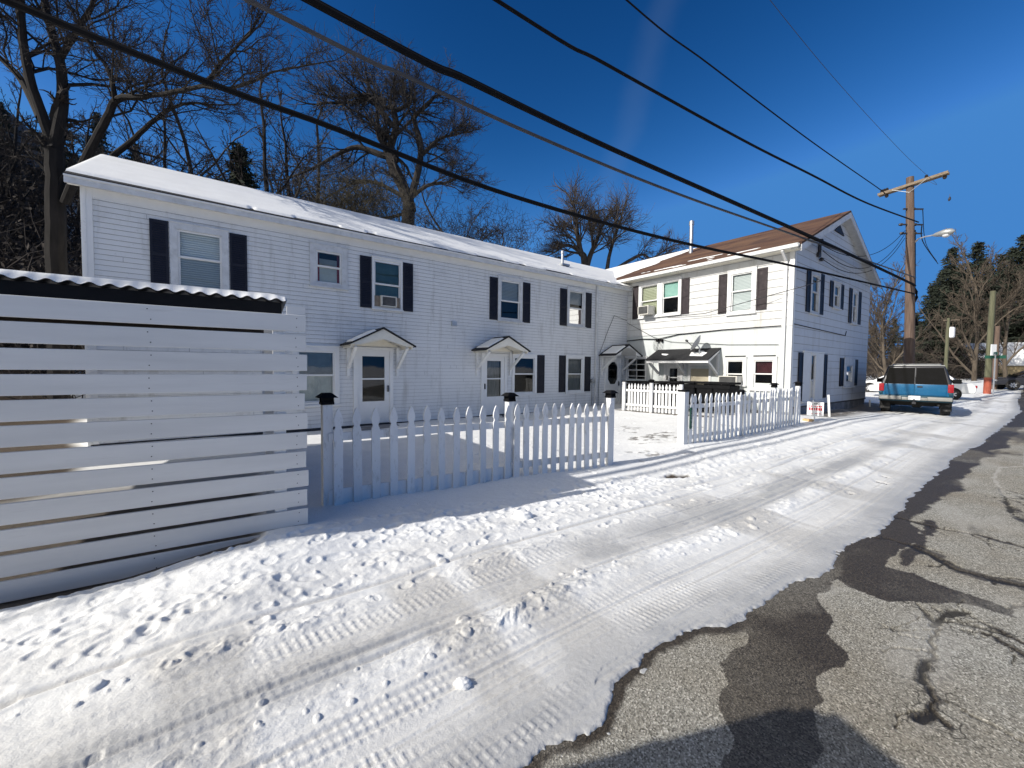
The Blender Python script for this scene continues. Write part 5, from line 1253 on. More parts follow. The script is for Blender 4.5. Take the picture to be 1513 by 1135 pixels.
    if plate:
        p = MB().bbox(-.16, .16, -.015, .0, .565, .715, .008, 1).build('number_plate', M['white_print'], e)
        tx = MB(); g3 = lambda u, v, t: Vector((u, -.0155 - t, v))
        for k, sgs in enumerate(('abcefg', 'adef', 'bcg', 'abged', 'fgbc', 'abcdefg', 'abc')):
            strokes(tx, sgs, -.105 + k * .034, .645, .009, .021, .0035, g3, .0, .0015)
        tx.build('plate_text', M['grey_print'], p)
    MB().box(-.05, .05, -.10, .25, .42, .50).lathe(Vector((0, -.07, .50)), [(.015, 0), (.015, .04), (.028, .05), (.028, .08), (.015, .1)], sides=10).build('tow_hitch', M['metal_dark'], e)
    MB().box(-.88, .88, .3, 4.7, .42, .52).box(-.5, .5, .5, 1.2, .32, .44).tube([Vector((-.8, .95, .37)), Vector((.8, .95, .37))], .06, 8).lathe(Vector((.05, .95, .37)), [(.03, -.16), (.13, -.1), (.13, .1), (.03, .16)], Vector((1, 0, 0)), 10).tube([Vector((.62, .1, .40)), Vector((.62, 1.3, .42))], .035, 8).build('underbody', M['underbody'], e)
    for sg in (-1, 1):
        wheel(e, sg * .80, .98, side=sg); wheel(e, sg * .80, 4.05, side=sg)
        MB().box(*(sorted((sg * .66, sg * .95))), .48, .50, .18, .52).build('mud_flap', M['rubber'], e)
        MB().bbox(*(sorted((sg * .90, sg * .972))), .50, 1.46, .50, .80, .03, 1).build('wheel_arch', M['underbody'], e)
    return e
TH = R(-46.3)
tpos = at(1350, 600, 14.55); tpos.z = float(zbase(np.array([tpos.x]), np.array([tpos.y]))[0]) + .045
suv('blue and dark teal sport utility seen from behind, parked on the snow beside the road', tpos, TH, 'car_blue', 'car_teal', 'car_dark')
# the viewer's own vehicle, just outside the frame: its roof throws the dark hump on the road
suv('dark sport utility parked beside the viewpoint, its roof shadow falling on the road', (-2.22, .50, .0), R(180 + 15), 'car_dark', 'car_dark', 'car_dark', plate=False).scale = (1.08, 1.08, 1.08)

def sedan(label, loc, heading, paint, group='cars at the far crossing'):
    e = thing('parked_car', label, 'car', loc, heading, group)
    prof = [(-2.2, .38), (2.2, .34), (2.28, .52), (2.2, .72), (1.5, .84), (.95, .92), (-1.55, .98), (-2.1, .96), (-2.25, .80), (-2.27, .52)]
    b = MB().prism(prof, lambda u, v, t: Vector((t, u, v)), -.86, .86).build('body', M[paint], e, smooth=True)
    bv = b.modifiers.new('bevel', 'BEVEL'); bv.width = .07; bv.segments = 3; bv.limit_method = 'ANGLE'
    c = MB(); c.bbox(-.80, .80, -1.75, 1.15, .92, 1.42, .06, 3, taper=(.76, .55, -.85)); c.build('roof', M[paint], e, smooth=True)
    g = MB(); g.bbox(-.805, .805, -1.55, .95, .97, 1.33, .02, 1, taper=(.80, .42, -.66)); g.build('side_window', M['car_glass'], e)
    g = MB(); g.bbox(-.70, .70, -1.78, 1.17, .97, 1.35, .02, 1, taper=(.84, .50, -.78)); g.build('windscreen', M['car_glass'], e)
    for sg in (-1, 1):
        for y in (-1.35, 1.35):
            MB().lathe(Vector((sg * .845, y, .34)), [(.38, 0), (.38, .022)], Vector((sg, 0, 0)), 20).build('wheel_arch', M['underbody'], e)
            wheel(e, sg * .79, y, .32, .2, sg)
        MB().bbox(*(sorted((sg * .52, sg * .84))), -2.29, -2.1, .70, .84, .02, 1).build('tail_light', M['tail_red'], e)
        MB().bbox(*(sorted((sg * .50, sg * .82))), 2.08, 2.26, .60, .72, .02, 1).build('headlight', M['rim'], e)
        MB().bbox(*(sorted((sg * .82, sg * 1.0))), .75, .87, .95, 1.06, .02, 1).build('mirror', M[paint], e)
    return e
def gz_(p, up=.0): return Vector((p.x, p.y, float(zbase(np.array([p.x]), np.array([p.y]))[0]) + up))
s1 = at(1357, 580, 24.5); s1 = sedan('white sedan whose tail shows beyond the right side of the blue sport utility', gz_(s1, .05), R(45), 'car_white')
s2 = at(1322, 580, 29.0); s2 = sedan('white car half hidden between the corner house and blue sport utility', gz_(s2, .05), R(46), 'car_white')
s3 = at(1526, 580, 30); sedan('dark car cut off by the right edge beyond the painted pole', gz_(s3, .02), R(60), 'car_dark')

# ------------------------------------------------------------------ utility poles, street lamp, wires
PY = 19.7; PX = at(1346.5, 520, PY).x
pz = float(zbase(np.array([PX]), np.array([PY]))[0])
up_ = thing('utility_pole', 'tall brown utility pole with a weathered crossarm behind the blue sport utility', 'utility pole', (PX, PY, pz))
TOPZ = at(1345, 262, PY).z - pz
MB().tube([Vector((0, 0, -.3)), Vector((at(1346, 430, PY).x - PX, 0, 4.5)), Vector((at(1345.3, 350, PY).x - PX, 0, 7.8)), Vector((at(1344.6, 262, PY).x - PX, 0, TOPZ))], [.21, .19, .165, .14], 14).build('shaft', M['pole_wood'], up_, smooth=True)
# the crossarm runs across the road
c0 = at(1298, 289, PY + .9); c1 = at(1402, 255, PY - 1.1)
off = Vector((PX, PY, pz))
yaw = Vector((c1.x - c0.x, c1.y - c0.y, 0)).normalized(); pside = Vector((-yaw.y, yaw.x, 0))
cm = (c0 + c1) / 2
xa = MB()
for sg in (-1, 1): xa.bar(c0 - off + pside * .11 * sg, c1 - off + pside * .11 * sg, .09, .12)
xa.build('crossarm', M['arm_wood'], up_)
br_ = MB()
for f_ in (.22, .72):
    q = c0.lerp(c1, f_) - off; br_.bar(q + pside * -.16, Vector((at(1344.8, 282, PY).x - PX, 0, TOPZ - .75)) + pside * -.13, .03, .012)
br_.build('brace', M['metal_grey'], up_)
def insul(p, ax=Vector((0, 0, 1)), r=.055):
    return MB().lathe(p, [(.02, 0), (r, .03), (r * .7, .06), (r, .09), (r * .7, .12), (r * .8, .15), (.02, .18)], ax, 10).build('insulator', M['insulator'], up_, smooth=True)
for f_, sd_ in ((.05, 0), (.09, 0), (.13, 0), (.13, -1), (.70, 0), (.95, -1)):
    q = c0.lerp(c1, f_) - off
    if sd_ == 0: insul(q + Vector((0, 0, .06)), r=.075)
    else: insul(q + Vector((0, 0, -.06)), Vector((0, 0, -1)), .085)
for px, py in ((1352, 309), (1354, 332), (1354, 345), (1333.5, 332), (1335, 345)):
    q = at(px, py, PY - .1) - off
    insul(q, (Vector((q.x + .03, 0, 0))).normalized() if abs(q.x) > .01 else Vector((1, 0, 0)), .07)
rk_ = MB()
for z in (at(1345, 309, PY).z, at(1345, 332, PY).z, at(1345, 345, PY).z): rk_.box(at(1333, 345, PY).x - PX, .22, -.03, .03, z - pz - .03, z - pz + .03)
rk_.build('bracket', M['metal_dark'], up_)
# cable coil hung behind the shaft
MB().tube([at(1350 + 5 * math.sin(k), 425 + 7 * k, PY + .15) - off for k in range(9)], .06, 6).tube([at(1352, 340 + 14 * k, PY + .1) - off for k in range(7)], .03, 5).build('cable', M['wire_black'], up_)

lp = at(1351, 360, PY) ; lam = thing('street_lamp', 'grey cobra head street lamp on a curved arm fixed to the brown pole', 'street lamp', lp)
q = [at(x, y, PY - .35 * k) - lp for k, (x, y) in enumerate(((1350, 360), (1357, 353), (1366, 350), (1380, 347.5)))]
MB().tube(q, [.035, .035, .032, .03], 8).build('arm', M['rim'], lam, smooth=True)
h0, h1 = at(1378, 348, PY - 1.02) - lp, at(1411, 341, PY - 1.7) - lp
hd = MB(); dv = (h1 - h0); Ln = dv.length
hd.lathe(h0, [(.04, 0), (.09, Ln * .15), (.15, Ln * .45), (.17, Ln * .65), (.13, Ln * .88), (.03, Ln)], dv.normalized(), 12); hd.build('lamp_head', M['lamp_metal'], lam, smooth=True)
MB().lathe(h0 + dv * .62 + Vector((0, 0, -.10)), [(.14, 0), (.13, .05), (.08, .10), (.02, .12)], Vector((0, 0, -1)), 12).build('lens', M['white_print'], lam, smooth=True)

def wire(pts, r, label, m='wire_black', sides=6):
    """a hanging cable through world points, smoothed"""
    P_ = [Vector(p) for p in pts]; out = []
    for i in range(len(P_) - 1):
        a, b, c, d = P_[max(0, i - 1)], P_[i], P_[i + 1], P_[min(len(P_) - 1, i + 2)]
        for k in range(8):
            t = k / 8.0
            out.append(.5 * ((2 * b) + (c - a) * t + (2 * a - 5 * b + 4 * c - d) * t * t + (3 * b - a - 3 * c + d) * t * t * t))
    out.append(P_[-1])
    o = MB().tube(out, r, sides).build('power_line', M[m], smooth=True)
    return tag(o, label, 'overhead wire', 'overhead wires along the street')
wire([(-26, -11.2, 8.6), (-12, -1.9, 5.7), (-4.24, 3.42, 4.61), (-2.1, 4.89, 4.43), (-.04, 6.29, 4.27), (3.5, 8.7, 4.36), (8.56, 12.16, 4.73), (PX - .02, PY - .05, 5.42)], .031, 'lowest thick black cable, crossing the long white roofline to the pole')
wire([(-26, -11.4, 8.9), (-12, -1.9, 6.4), (-2.83, 4.39, 5.47), (-1.41, 5.35, 5.38), (.43, 6.61, 5.32), (3.46, 8.68, 5.36), (8.48, 12.11, 5.62), (PX - .02, PY - .05, 6.2)], .025, 'thin grey cable between the two thickest cables over the houses', 'wire_grey')
wire([(-24, -10.2, 9.0), (-12, -1.9, 6.7), (-2.34, 4.72, 5.76), (-.59, 5.91, 5.68), (1.73, 7.5, 5.66), (5.81, 10.28, 5.72), (11.73, 14.33, 5.80), (PX - .02, PY - .05, 5.82)], .042, 'thickest black bundled cable sweeping over the roofs to mid pole')
wire([(-24, -10.2, 9.05), (-12, -1.9, 6.75), (-2.34, 4.72, 5.815), (-.59, 5.91, 5.735), (1.73, 7.5, 5.70), (5.81, 10.28, 5.77), (11.73, 14.33, 5.86), (PX - .02, PY - .05, 5.88)], .010, 'slim strand lashed along the top of the thickest cable')
wire([(-22, -9, 8.6), (-10, -.6, 7.25), (-.3, 6.11, 7.02), (1.69, 7.47, 7.09), (5.73, 10.23, 7.33), (9.14, 12.56, 7.63), (13.29, 15.39, 7.98), (PX - .02, PY - .05, 8.85)], .028, 'upper black cable bending up to the pole above the street lamp')
wire([(-14, -2.6, 10.4), (-5, 3.6, 9.9), (2.37, 8.99, 9.6), (5.13, 10.87, 9.62), (10.58, 14.59, 9.75), (16.95, 18.94, 10.07), tuple(c0.lerp(c1, .09))], .019, 'high thin wire running to the left end of the crossarm')
wire([(-8, -.4, 10.6), (0, 5.3, 10.15), (5.71, 9.3, 9.85), (9.58, 11.95, 9.72), (14.92, 15.59, 9.8), (18.9, 18.3, 10.05), tuple(c0.lerp(c1, .70))], .006, 'faint hair thin wire in the open sky right of the cables', 'wire_grey')
# drops from the pole to the gable bracket of the corner house
svw = on_house(HB, sideB(1.95, .1, 5.9)); svw2 = on_house(HB, sideB(2.0, .1, 5.45))
def drop(a, b, sag, r, label):
    P_ = [Vector(a).lerp(Vector(b), t) + Vector((0, 0, -sag * 4 * t * (1 - t))) for t in np.linspace(0, 1, 7)]
    return wire(P_, r, label)
drop(at(1337, 341, PY), svw, .75, .012, 'topmost of the three sagging drops from pole to gable')
drop(at(1337, 346, PY), svw + Vector((.05, 0, -.2)), 1.05, .012, 'middle of the three sagging drops from pole to gable')
drop(at(1337, 352, PY), svw2, 1.0, .012, 'lowest of the three sagging drops from pole to gable')
wire([(PX + .2, PY, at(1352, 309, PY).z), tuple(at(1368, 360, PY + 6)), tuple(at(1384, 386, PY + 13))], .016, 'wire leaving the pole behind the lamp arm, falling to the evergreens')
wire([(PX + .2, PY, at(1352, 332, PY).z), tuple(at(1364, 358, PY + 3)), tuple(at(1386, 390, PY + 9))], .022, 'thicker wire leaving the pole just left of the lamp arm wire')
shoe = at(1403, 294, 19.0); sw = MB().lathe(shoe, [(.02, -.10), (.05, -.04), (.045, .04), (.02, .10)], Vector((.2, 0, 1)), 8).tube([shoe + Vector((0, 0, .1)), shoe + Vector((0, 0, .22))], .01, 4).build('bird', M['metal_dark']); 
tag(sw, 'small dark bird in flight in the sky right of the crossarm', 'bird')

def small_pole(name, label, px, base_y, top_y, depth, r, m, extra=None):
    b = gz_(at(px, base_y, depth)); e = thing(name, label, 'utility pole', b)
    h = at(px, top_y, depth).z - b.z
    MB().tube([Vector((0, 0, -.3)), Vector((0, 0, h * .5)), Vector((.02, 0, h))], [r, r * .92, r * .8], 10).build('shaft', M[m], e, smooth=True)
    return e, h
e, h = small_pole('utility_pole', 'greenish pole with an orange painted foot at the far corner', 1458, 585, 430, 27.5, .175, 'green_wood')
MB().lathe(Vector((0, 0, -.1)), [(.185, 0), (.183, 1.25)], sides=12).build('painted_foot', M['orange_paint'], e)
MB().bbox(-.20, .16, -.28, -.22, 2.5, 3.4, .01, 1).build('notice', M['white_print'], e)
e2, h2 = small_pole('utility_pole', 'distant pole with a white transformer can', 1397, 548, 470, 36, .14, 'green_wood')
MB().lathe(Vector((.28, 0, h2 - 1.75)), [(.2, 0), (.27, .08), (.27, .85), (.18, .95)], sides=14).build('transformer', M['white_print'], e2, smooth=True)
MB().bar(Vector((-.4, 0, h2 - .2)), Vector((1.0, 0, h2 - .15)), .08, .08).build('crossarm', M['arm_wood'], e2)
e3, h3 = small_pole('utility_pole', 'short brown pole close behind the greenish pole', 1469, 566, 482, 31, .17, 'pole_wood')
sp_ = gz_(at(1467, 588, 26.0)); ss = thing('street_sign', 'green street name sign on a thin white post by the painted pole', 'street sign', sp_, R(-40))
MB().tube([Vector((0, 0, -.2)), Vector((0, 0, 2.75))], .035, 8).build('post', M['white_print'], ss)
MB().box(-.45, .45, -.012, .012, 2.45, 2.65).box(-.012, .012, -.42, .42, 2.67, 2.87).build('blade', M['green_sign'], ss)

# ------------------------------------------------------------------ trees
def grow(tr, tw, p, d, Ln, r, lvl, rng, P):
    """recursive limb: big wood into tr, fine twigs into tw"""
    nseg = 4 if lvl <= 1 else 3
    if lvl >= P['max']: nseg = 2
    pts = [p]; dirs = [d]; x, y, z = p; dx, dy, dz = d; sl = Ln / nseg; w = P['wob'] * (1 + .25 * lvl)
    for i in range(nseg):
        dx += rng.gauss(0, w); dy += rng.gauss(0, w); dz += rng.gauss(0, w) + P['up'] * (1 if lvl > 0 else .3)
        l = math.sqrt(dx * dx + dy * dy + dz * dz); dx /= l; dy /= l; dz /= l
        x += dx * sl; y += dy * sl; z += dz * sl; pts.append((x, y, z)); dirs.append((dx, dy, dz))
    rt = r * (.55 if lvl < P['max'] else .35)
    rs = [r + (rt - r) * i / nseg for i in range(nseg + 1)]
    sides = (9, 7, 5, 4, 3, 3, 3)[min(lvl, 6)]
    (tr if lvl <= P.get('trunk_lvls', 1) else tw).tube(pts, rs, sides, cap=False)
    if lvl >= P['max']: return
    n = P['n'][min(lvl, len(P['n']) - 1)]; n = max(1, int(round(n * rng.uniform(.75, 1.25))))
    for k in range(n):
        t = P['start'][min(lvl, len(P['start']) - 1)]; t = t + (1 - t) * (k + rng.random() * .9) / n
        f = t * nseg; i = min(nseg - 1, int(f)); f -= i
        q = tuple(pts[i][j] + (pts[i + 1][j] - pts[i][j]) * f for j in range(3)); bd = dirs[i + 1]
        child(tr, tw, q, bd, Ln * rng.uniform(.5, .8) * P['len'] * (1.1 - .35 * t), max(P['rmin'], (r + (rt - r) * t) * rng.uniform(.45, .65)), lvl + 1, rng, P)
    child(tr, tw, pts[-1], dirs[-1], Ln * .7 * P['len'], max(P['rmin'], rt), lvl + 1, rng, P, .25)
def child(tr, tw, q, bd, Ln, r, lvl, rng, P, spread=None):
    a = rng.uniform(*P['ang']) if spread is None else rng.uniform(0, spread)
    ax = (rng.gauss(0, 1), rng.gauss(0, 1), rng.gauss(0, 1))
    dt = sum(ax[j] * bd[j] for j in range(3)); pe = [ax[j] - dt * bd[j] for j in range(3)]; l = math.sqrt(sum(c * c for c in pe)) or 1
    d = tuple(bd[j] * math.cos(a) + pe[j] / l * math.sin(a) for j in range(3))
    if d[2] < P.get('mindz', -.3): d = (d[0], d[1], P.get('mindz', -.3))
    grow(tr, tw, q, d, Ln, r, lvl, rng, P)
DECID = dict(max=5, n=[5, 4, 4, 4, 3], start=[.35, .25, .2, .15, .1], len=.95, wob=.10, up=.05, ang=(.45, 1.05), rmin=.008, trunk_lvls=2)
def finish_tree(name, label, tr, tw, base, bark, twig, group=None, cat='tree'):
    e = thing(name, label, cat, base, 0, group)
    b = Vector(base)
    for mb in (tr, tw): mb.v = [(v[0] - b.x, v[1] - b.y, v[2] - b.z) for v in mb.v]
    tr.build('trunk', M[bark], e, smooth=True, fix=False)
    if tw.f: tw.build('crown', M[twig], e, fix=False)
    return e
def skeleton_tree(name, label, limbs, seed, P, bark, twig, group=None, base_down=2.0):
    """limbs: list of (points, r0, r1, n side branches, branch length, start fraction)"""
    rng = random.Random(seed); tr, tw = MB(), MB()
    base = Vector(limbs[0][0][0])
    for pts, r0, r1, nb, bl, st in limbs:
        pts = [Vector(p) for p in pts]; sm = []
        for i in range(len(pts) - 1):
            a, b, c, d = pts[max(0, i - 1)], pts[i], pts[i + 1], pts[min(len(pts) - 1, i + 2)]
            for k in range(5):
                t = k / 5; sm.append(.5 * ((2 * b) + (c - a) * t + (2 * a - 5 * b + 4 * c - d) * t * t + (3 * b - a - 3 * c + d) * t ** 3))
        sm.append(pts[-1]); n = len(sm)
        sm = [p + Vector((rng.gauss(0, .02), rng.gauss(0, .02), rng.gauss(0, .02))) * min(1, .25 + 6 * r1) * (.35 if r0 > .12 else 1) * (1 if 0 < i < n - 1 else 0) for i, p in enumerate(sm)]
        tr.tube([tuple(p) for p in sm], [r0 + (r1 - r0) * i / (n - 1) for i in range(n)], 9, cap=False)
        for k in range(nb):
            t = st + (1 - st) * (k + rng.random()) / nb; f = t * (n - 1); i = min(n - 2, int(f)); q = sm[i].lerp(sm[i + 1], f - i); bd = (sm[i + 1] - sm[i]).normalized()
            child(tr, tw, tuple(q), tuple(bd), bl * rng.uniform(.6, 1.2) * (1.15 - .5 * t), max(.02, (r0 + (r1 - r0) * t) * rng.uniform(.3, .5)), 2, rng, P)
        bd = (sm[-1] - sm[-2]).normalized(); child(tr, tw, tuple(sm[-1]), tuple(bd), bl * .8, r1, 2, rng, P, .2)
    return finish_tree(name, label, tr, tw, base, bark, twig, group)

# big forked tree at the left, one limb arching over the long roof
D = 11.5
T1 = dict(DECID, max=5, n=[4, 4, 4, 5, 4], len=.92, wob=.13, up=.035, ang=(.4, 1.0), rmin=.006, trunk_lvls=3)
L1 = [
    ([gz_(at(84, 500, D), -.2), at(83, 400, D), at(82, 300, D), at(80, 222, D)], .235, .20, 3, 1.2, .5),
    ([at(80, 222, D), at(64, 175, D - .1), at(45, 120, D - .3), at(34, 60, D - .4), at(30, 0, D - .5), at(20, -80, D - .6)], .13, .06, 11, 2.2, .25),
    ([at(80, 222, D), at(92, 150, D), at(88, 90, D), at(75, 40, D), at(62, -20, D), at(60, -90, D)], .14, .06, 10, 2.2, .25),
    ([at(90, 85, D), at(112, 48, D - .2), at(135, 10, D - .4), at(150, -50, D - .6)], .08, .04, 8, 1.9, .1),
    ([at(96, 300, D), at(128, 232, D - .2), at(158, 175, D - .4), at(172, 148, D - .5), at(205, 143, D - .7), at(250, 138, D - 1.0), at(300, 128, D - 1.3), at(345, 130, D - 1.5), at(410, 105, D - 1.7)], .115, .022, 15, 1.7, .25),
    ([at(172, 148, D - .5), at(160, 105, D - .6), at(140, 75, D - .8), at(120, 45, D - 1)], .06, .03, 6, 1.2, .1),
    ([at(300, 128, D - 1.3), at(335, 85, D - 1.6), at(375, 45, D - 1.9)], .05, .02, 7, 1.0, .1),
    ([at(120, 262, D), at(175, 225, D + .2), at(215, 190, D + .1), at(252, 160, D), at(290, 152, D)], .09, .03, 9, 1.3, .3),
    ([at(60, 175, D - .1), at(25, 110, D + .4), at(-20, 70, D + .8), at(-70, 30, D + 1)], .10, .04, 8, 1.7, .2),
]
skeleton_tree('bare_tree', 'big forked bare tree at far left with one limb arching over the roof', L1, 11, T1, 'bark_dark', 'twig_dark', 'bare trees behind the houses')

# great spreading tree above the middle of the roof
D = 26
T2 = dict(DECID, max=5, n=[5, 5, 4, 5, 4], len=1.04, wob=.12, up=.025, ang=(.45, 1.0), rmin=.011, trunk_lvls=3)
L2 = [
    ([gz_(at(607, 372, D), -.3), at(603, 335, D), at(606, 312, D), at(597, 280, D), at(582, 248, D)], .44, .34, 3, 3, .4),
    ([at(582, 248, D), at(576, 222, D), at(585, 190, D), at(580, 160, D), at(570, 160, D), at(563, 152, D)], .29, .10, 13, 2.16, .15),
    ([at(604, 300, D), at(616, 260, D), at(622, 215, D), at(612, 178, D), at(620, 165, D), at(640, 145, D)], .24, .08, 13, 2.08, .2),
    ([at(588, 236, D), at(560, 228, D), at(530, 218, D), at(505, 225, D), at(470, 245, D), at(430, 262, D)], .22, .06, 11, 2.08, .25),
    ([at(578, 185, D), at(560, 160, D), at(545, 148, D), at(515, 152, D), at(480, 152, D)], .20, .07, 11, 1.92, .15),
    ([at(570, 150, D), at(538, 142, D), at(500, 145, D)], .15, .06, 8, 1.60, .1),
    ([at(580, 165, D), at(603, 155, D), at(602, 146, D)], .15, .06, 9, 1.60, .1),
    ([at(622, 230, D), at(650, 205, D), at(672, 200, D)], .14, .06, 9, 1.60, .1),
    ([at(600, 300, D), at(630, 275, D), at(660, 270, D), at(678, 262, D)], .14, .05, 8, 1.60, .2),
    ([at(595, 290, D), at(555, 270, D), at(520, 272, D), at(470, 300, D)], .14, .05, 9, 1.76, .2),
]
skeleton_tree('bare_tree', 'largest bare tree, spreading wide above the middle of the snowy roof', L2, 23, T2, 'bark_brown', 'twig_brown', 'bare trees behind the houses')

# twin stemmed tree behind the inner corner
D = 33
T3 = dict(DECID, max=5, n=[5, 5, 5, 4, 3], len=1.05, wob=.09, up=.015, ang=(.35, .95), rmin=.012, trunk_lvls=3)
L3 = [
    ([gz_(at(862, 430, D), -.3), at(864, 400, D), at(858, 372, D), at(853, 345, D), at(852, 322, D)], .34, .12, 14, 2.3, .45),
    ([at(866, 398, D), at(872, 378, D), at(882, 355, D), at(888, 338, D)], .26, .10, 12, 2.2, .3),
    ([at(895, 412, D), at(900, 380, D), at(908, 352, D), at(916, 328, D)], .18, .08, 12, 2.1, .35),
    ([at(900, 405, D), at(930, 385, D), at(950, 376, D), at(962, 382, D), at(985, 368, D)], .16, .05, 13, 1.6, .3),
    ([at(856, 372, D), at(838, 362, D), at(822, 372, D)], .14, .05, 9, 1.6, .2),
]
skeleton_tree('bare_tree', 'twin stemmed bare tree rising behind the inner corner of the roofs', L3, 31, T3, 'bark_grey', 'twig_tan', 'bare trees behind the houses')

# a few shared forms copied around
def form(seed, h, r, P, n0=None):
    rng = random.Random(seed); tr, tw = MB(), MB(); grow(tr, tw, (0, 0, -.4), (0, 0, 1), h, r, 0, rng, P); return tr, tw
FA = dict(DECID, max=5, n=[8, 4, 4, 3, 3], start=[.25, .2, .15, .1, .1], len=.60, wob=.09, up=.06, ang=(.35, .9), rmin=.014, trunk_lvls=1)
FB_ = dict(FA, n=[9, 4, 4, 4, 3], len=.66, up=.03, ang=(.5, 1.1))
FC_ = dict(FA, n=[9, 5, 4, 4, 3], start=[.08, .15, .15, .1, .1], len=.72, up=.05, ang=(.3, .8), rmin=.012)
forms = []
for sd_, h, r, P_, bk, tg in ((41, 9, .18, FA, 'bark_dark', 'twig_dark'), (43, 9, .19, FB_, 'bark_grey', 'twig_brown'), (47, 6, .13, FC_, 'bark_tan', 'twig_tan')):
    forms.append((form(sd_, h, r, P_), bk, tg, h))
used = {}
def place_tree(k, px, top_y, depth, label, group, base_y=None, lean=0):
    (trf, twf), bk, tg, h = forms[k]
    b = gz_(at(px, base_y if base_y else 500, depth)); top = at(px, top_y, depth).z; s_ = max(.3, (top - b.z) / (h * 1.42))
    if k not in used:
        e = thing('bare_tree', label, 'tree', b, 0, group); trf.build('trunk', M[bk], e, smooth=True, fix=False); twf.build('crown', M[tg], e, fix=False); used[k] = e
    else:
        e = copy_tree(used[k]); e['label'] = label; e['group'] = group; e.location = b
    e.scale = (s_, s_, s_); e.rotation_euler = (0, lean, random.uniform(0, 6.28)); return e
gb_ = 'bare trees behind the houses'
place_tree(0, 383, 150, 24, 'slim dark tree rising just right of the narrow evergreen column', gb_)
place_tree(0, 425, 185, 30, 'slim tree between the evergreen column and the great spreading tree', gb_)
place_tree(1, 300, 150, 30, 'hazy tree above the roof, left of the narrow evergreen column', gb_)
place_tree(1, 470, 205, 34, 'fine twigged tree behind the left side of the great spreading tree', gb_)
place_tree(1, 690, 300, 38, 'low brown tree at the right foot of the great spreading tree', gb_)
place_tree(1, 735, 312, 42, 'low twiggy tree left of the roof vent pipe', gb_)
place_tree(0, 235, 160, 26, 'dark tree behind the left end of the snowy roof', gb_)
place_tree(1, 255, 190, 33, 'thin tree over the left roof ridge, set far back', gb_)
place_tree(0, 20, 120, 20, 'dark tree at the left picture edge on the slope', gb_)
place_tree(1, 60, 150, 26, 'tangled tree behind the big forked trunk', gb_)
place_tree(0, 120, 170, 23, 'dark tree right of the big forked trunk, above the house corner', gb_)
place_tree(1, 175, 175, 29, 'grey tree beyond the arching limb at left', gb_)
place_tree(0, -60, 60, 18, 'dark tree half outside the left picture edge', gb_)
gr2 = 'trees beyond the far crossing'
place_tree(2, 1316, 408, 34, 'tan leafless tree between the corner house and the brown pole', gr2, 545, lean=-.12)
place_tree(2, 1297, 440, 38, 'tan leafless tree close against the far end of the corner house', gr2, 545)
place_tree(2, 1440, 372, 42, 'bare tree in front of the evergreens left of the greenish pole', gr2, 552)
place_tree(2, 1488, 390, 42, 'bare tree in front of the far white shed', gr2, 552)

# evergreens
def conifer(seed, h, w, dens, sparse=0.0, col=False):
    rng = random.Random(seed); tr, tw = MB(), MB()
    tr.tube([(0, 0, -.4), (0, 0, h * .5), (0, 0, h)], [w * .06, w * .04, .02], 7, cap=False)
    nw = int(h * (3.2 if not col else 5))
    for k in range(nw):
        z = h * (.08 + .92 * k / nw); f = 1 - z / h
        rad_ = w * (f ** .75 if not col else min(1, .35 + f * 1.6) * min(1, f * 5)) * rng.uniform(.7, 1.1)
        for b in range(rng.randint(4, 7)):
            if rng.random() < sparse: continue
            a = rng.uniform(0, 6.28); Lb = rad_ * rng.uniform(.55, 1.1); dz = rng.uniform(-.35, .05) if not col else rng.uniform(.4, 1.2)
            ex, ey = math.cos(a), math.sin(a)
            tr.tube([(0, 0, z), (ex * Lb * .6, ey * Lb * .6, z + dz * Lb * .4), (ex * Lb, ey * Lb, z + dz * Lb * .6)], [.03, .02, .008], 3, cap=False)
            for q in range(int(dens * max(.4, Lb))):
                t = rng.uniform(.15, 1.05); s_ = rng.uniform(.10, .24) * (1 if not col else .8)
                x, y, zz = ex * Lb * t + rng.gauss(0, .10 + .05 * Lb), ey * Lb * t + rng.gauss(0, .10 + .05 * Lb), z + dz * Lb * t * .6 + rng.gauss(0, .09)
                u = Vector((rng.gauss(0, 1), rng.gauss(0, 1), rng.gauss(0, .6))).normalized() * s_; v_ = Vector((rng.gauss(0, 1), rng.gauss(0, 1), rng.gauss(0, 1))); v_ = u.cross(v_).normalized() * s_ * .28
                c_ = Vector((x, y, zz)); tw.poly([c_ - u - v_ * .3, c_ - v_, c_ + u, c_ + v_])
    return tr, tw
CF = [conifer(51, 12, 3.6, 46, .05), conifer(53, 12, 4.6, 44, .12), conifer(57, 7, .9, 60, 0, True)]
cused = {}
def place_conifer(k, px, top_y, base_y, depth, label, group, m='needle', name='evergreen_tree'):
    b = gz_(at(px, base_y, depth)); top = at(px, top_y, depth).z; h = (12, 12, 7)[k]; s_ = (top - b.z) / h
    if k not in cused:
        e = thing(name, label, 'evergreen', b, 0, group); CF[k][0].build('trunk', M['bark_dark'], e, fix=False); CF[k][1].build('crown', M[m], e, fix=False); cused[k] = e
    else:
        e = copy_tree(cused[k]); e['label'] = label; e['group'] = group; e.location = b
    e.scale = (s_, s_, s_); e.rotation_euler = (0, 0, random.uniform(0, 6.28)); return e
ge = 'dark evergreens beyond the far crossing'
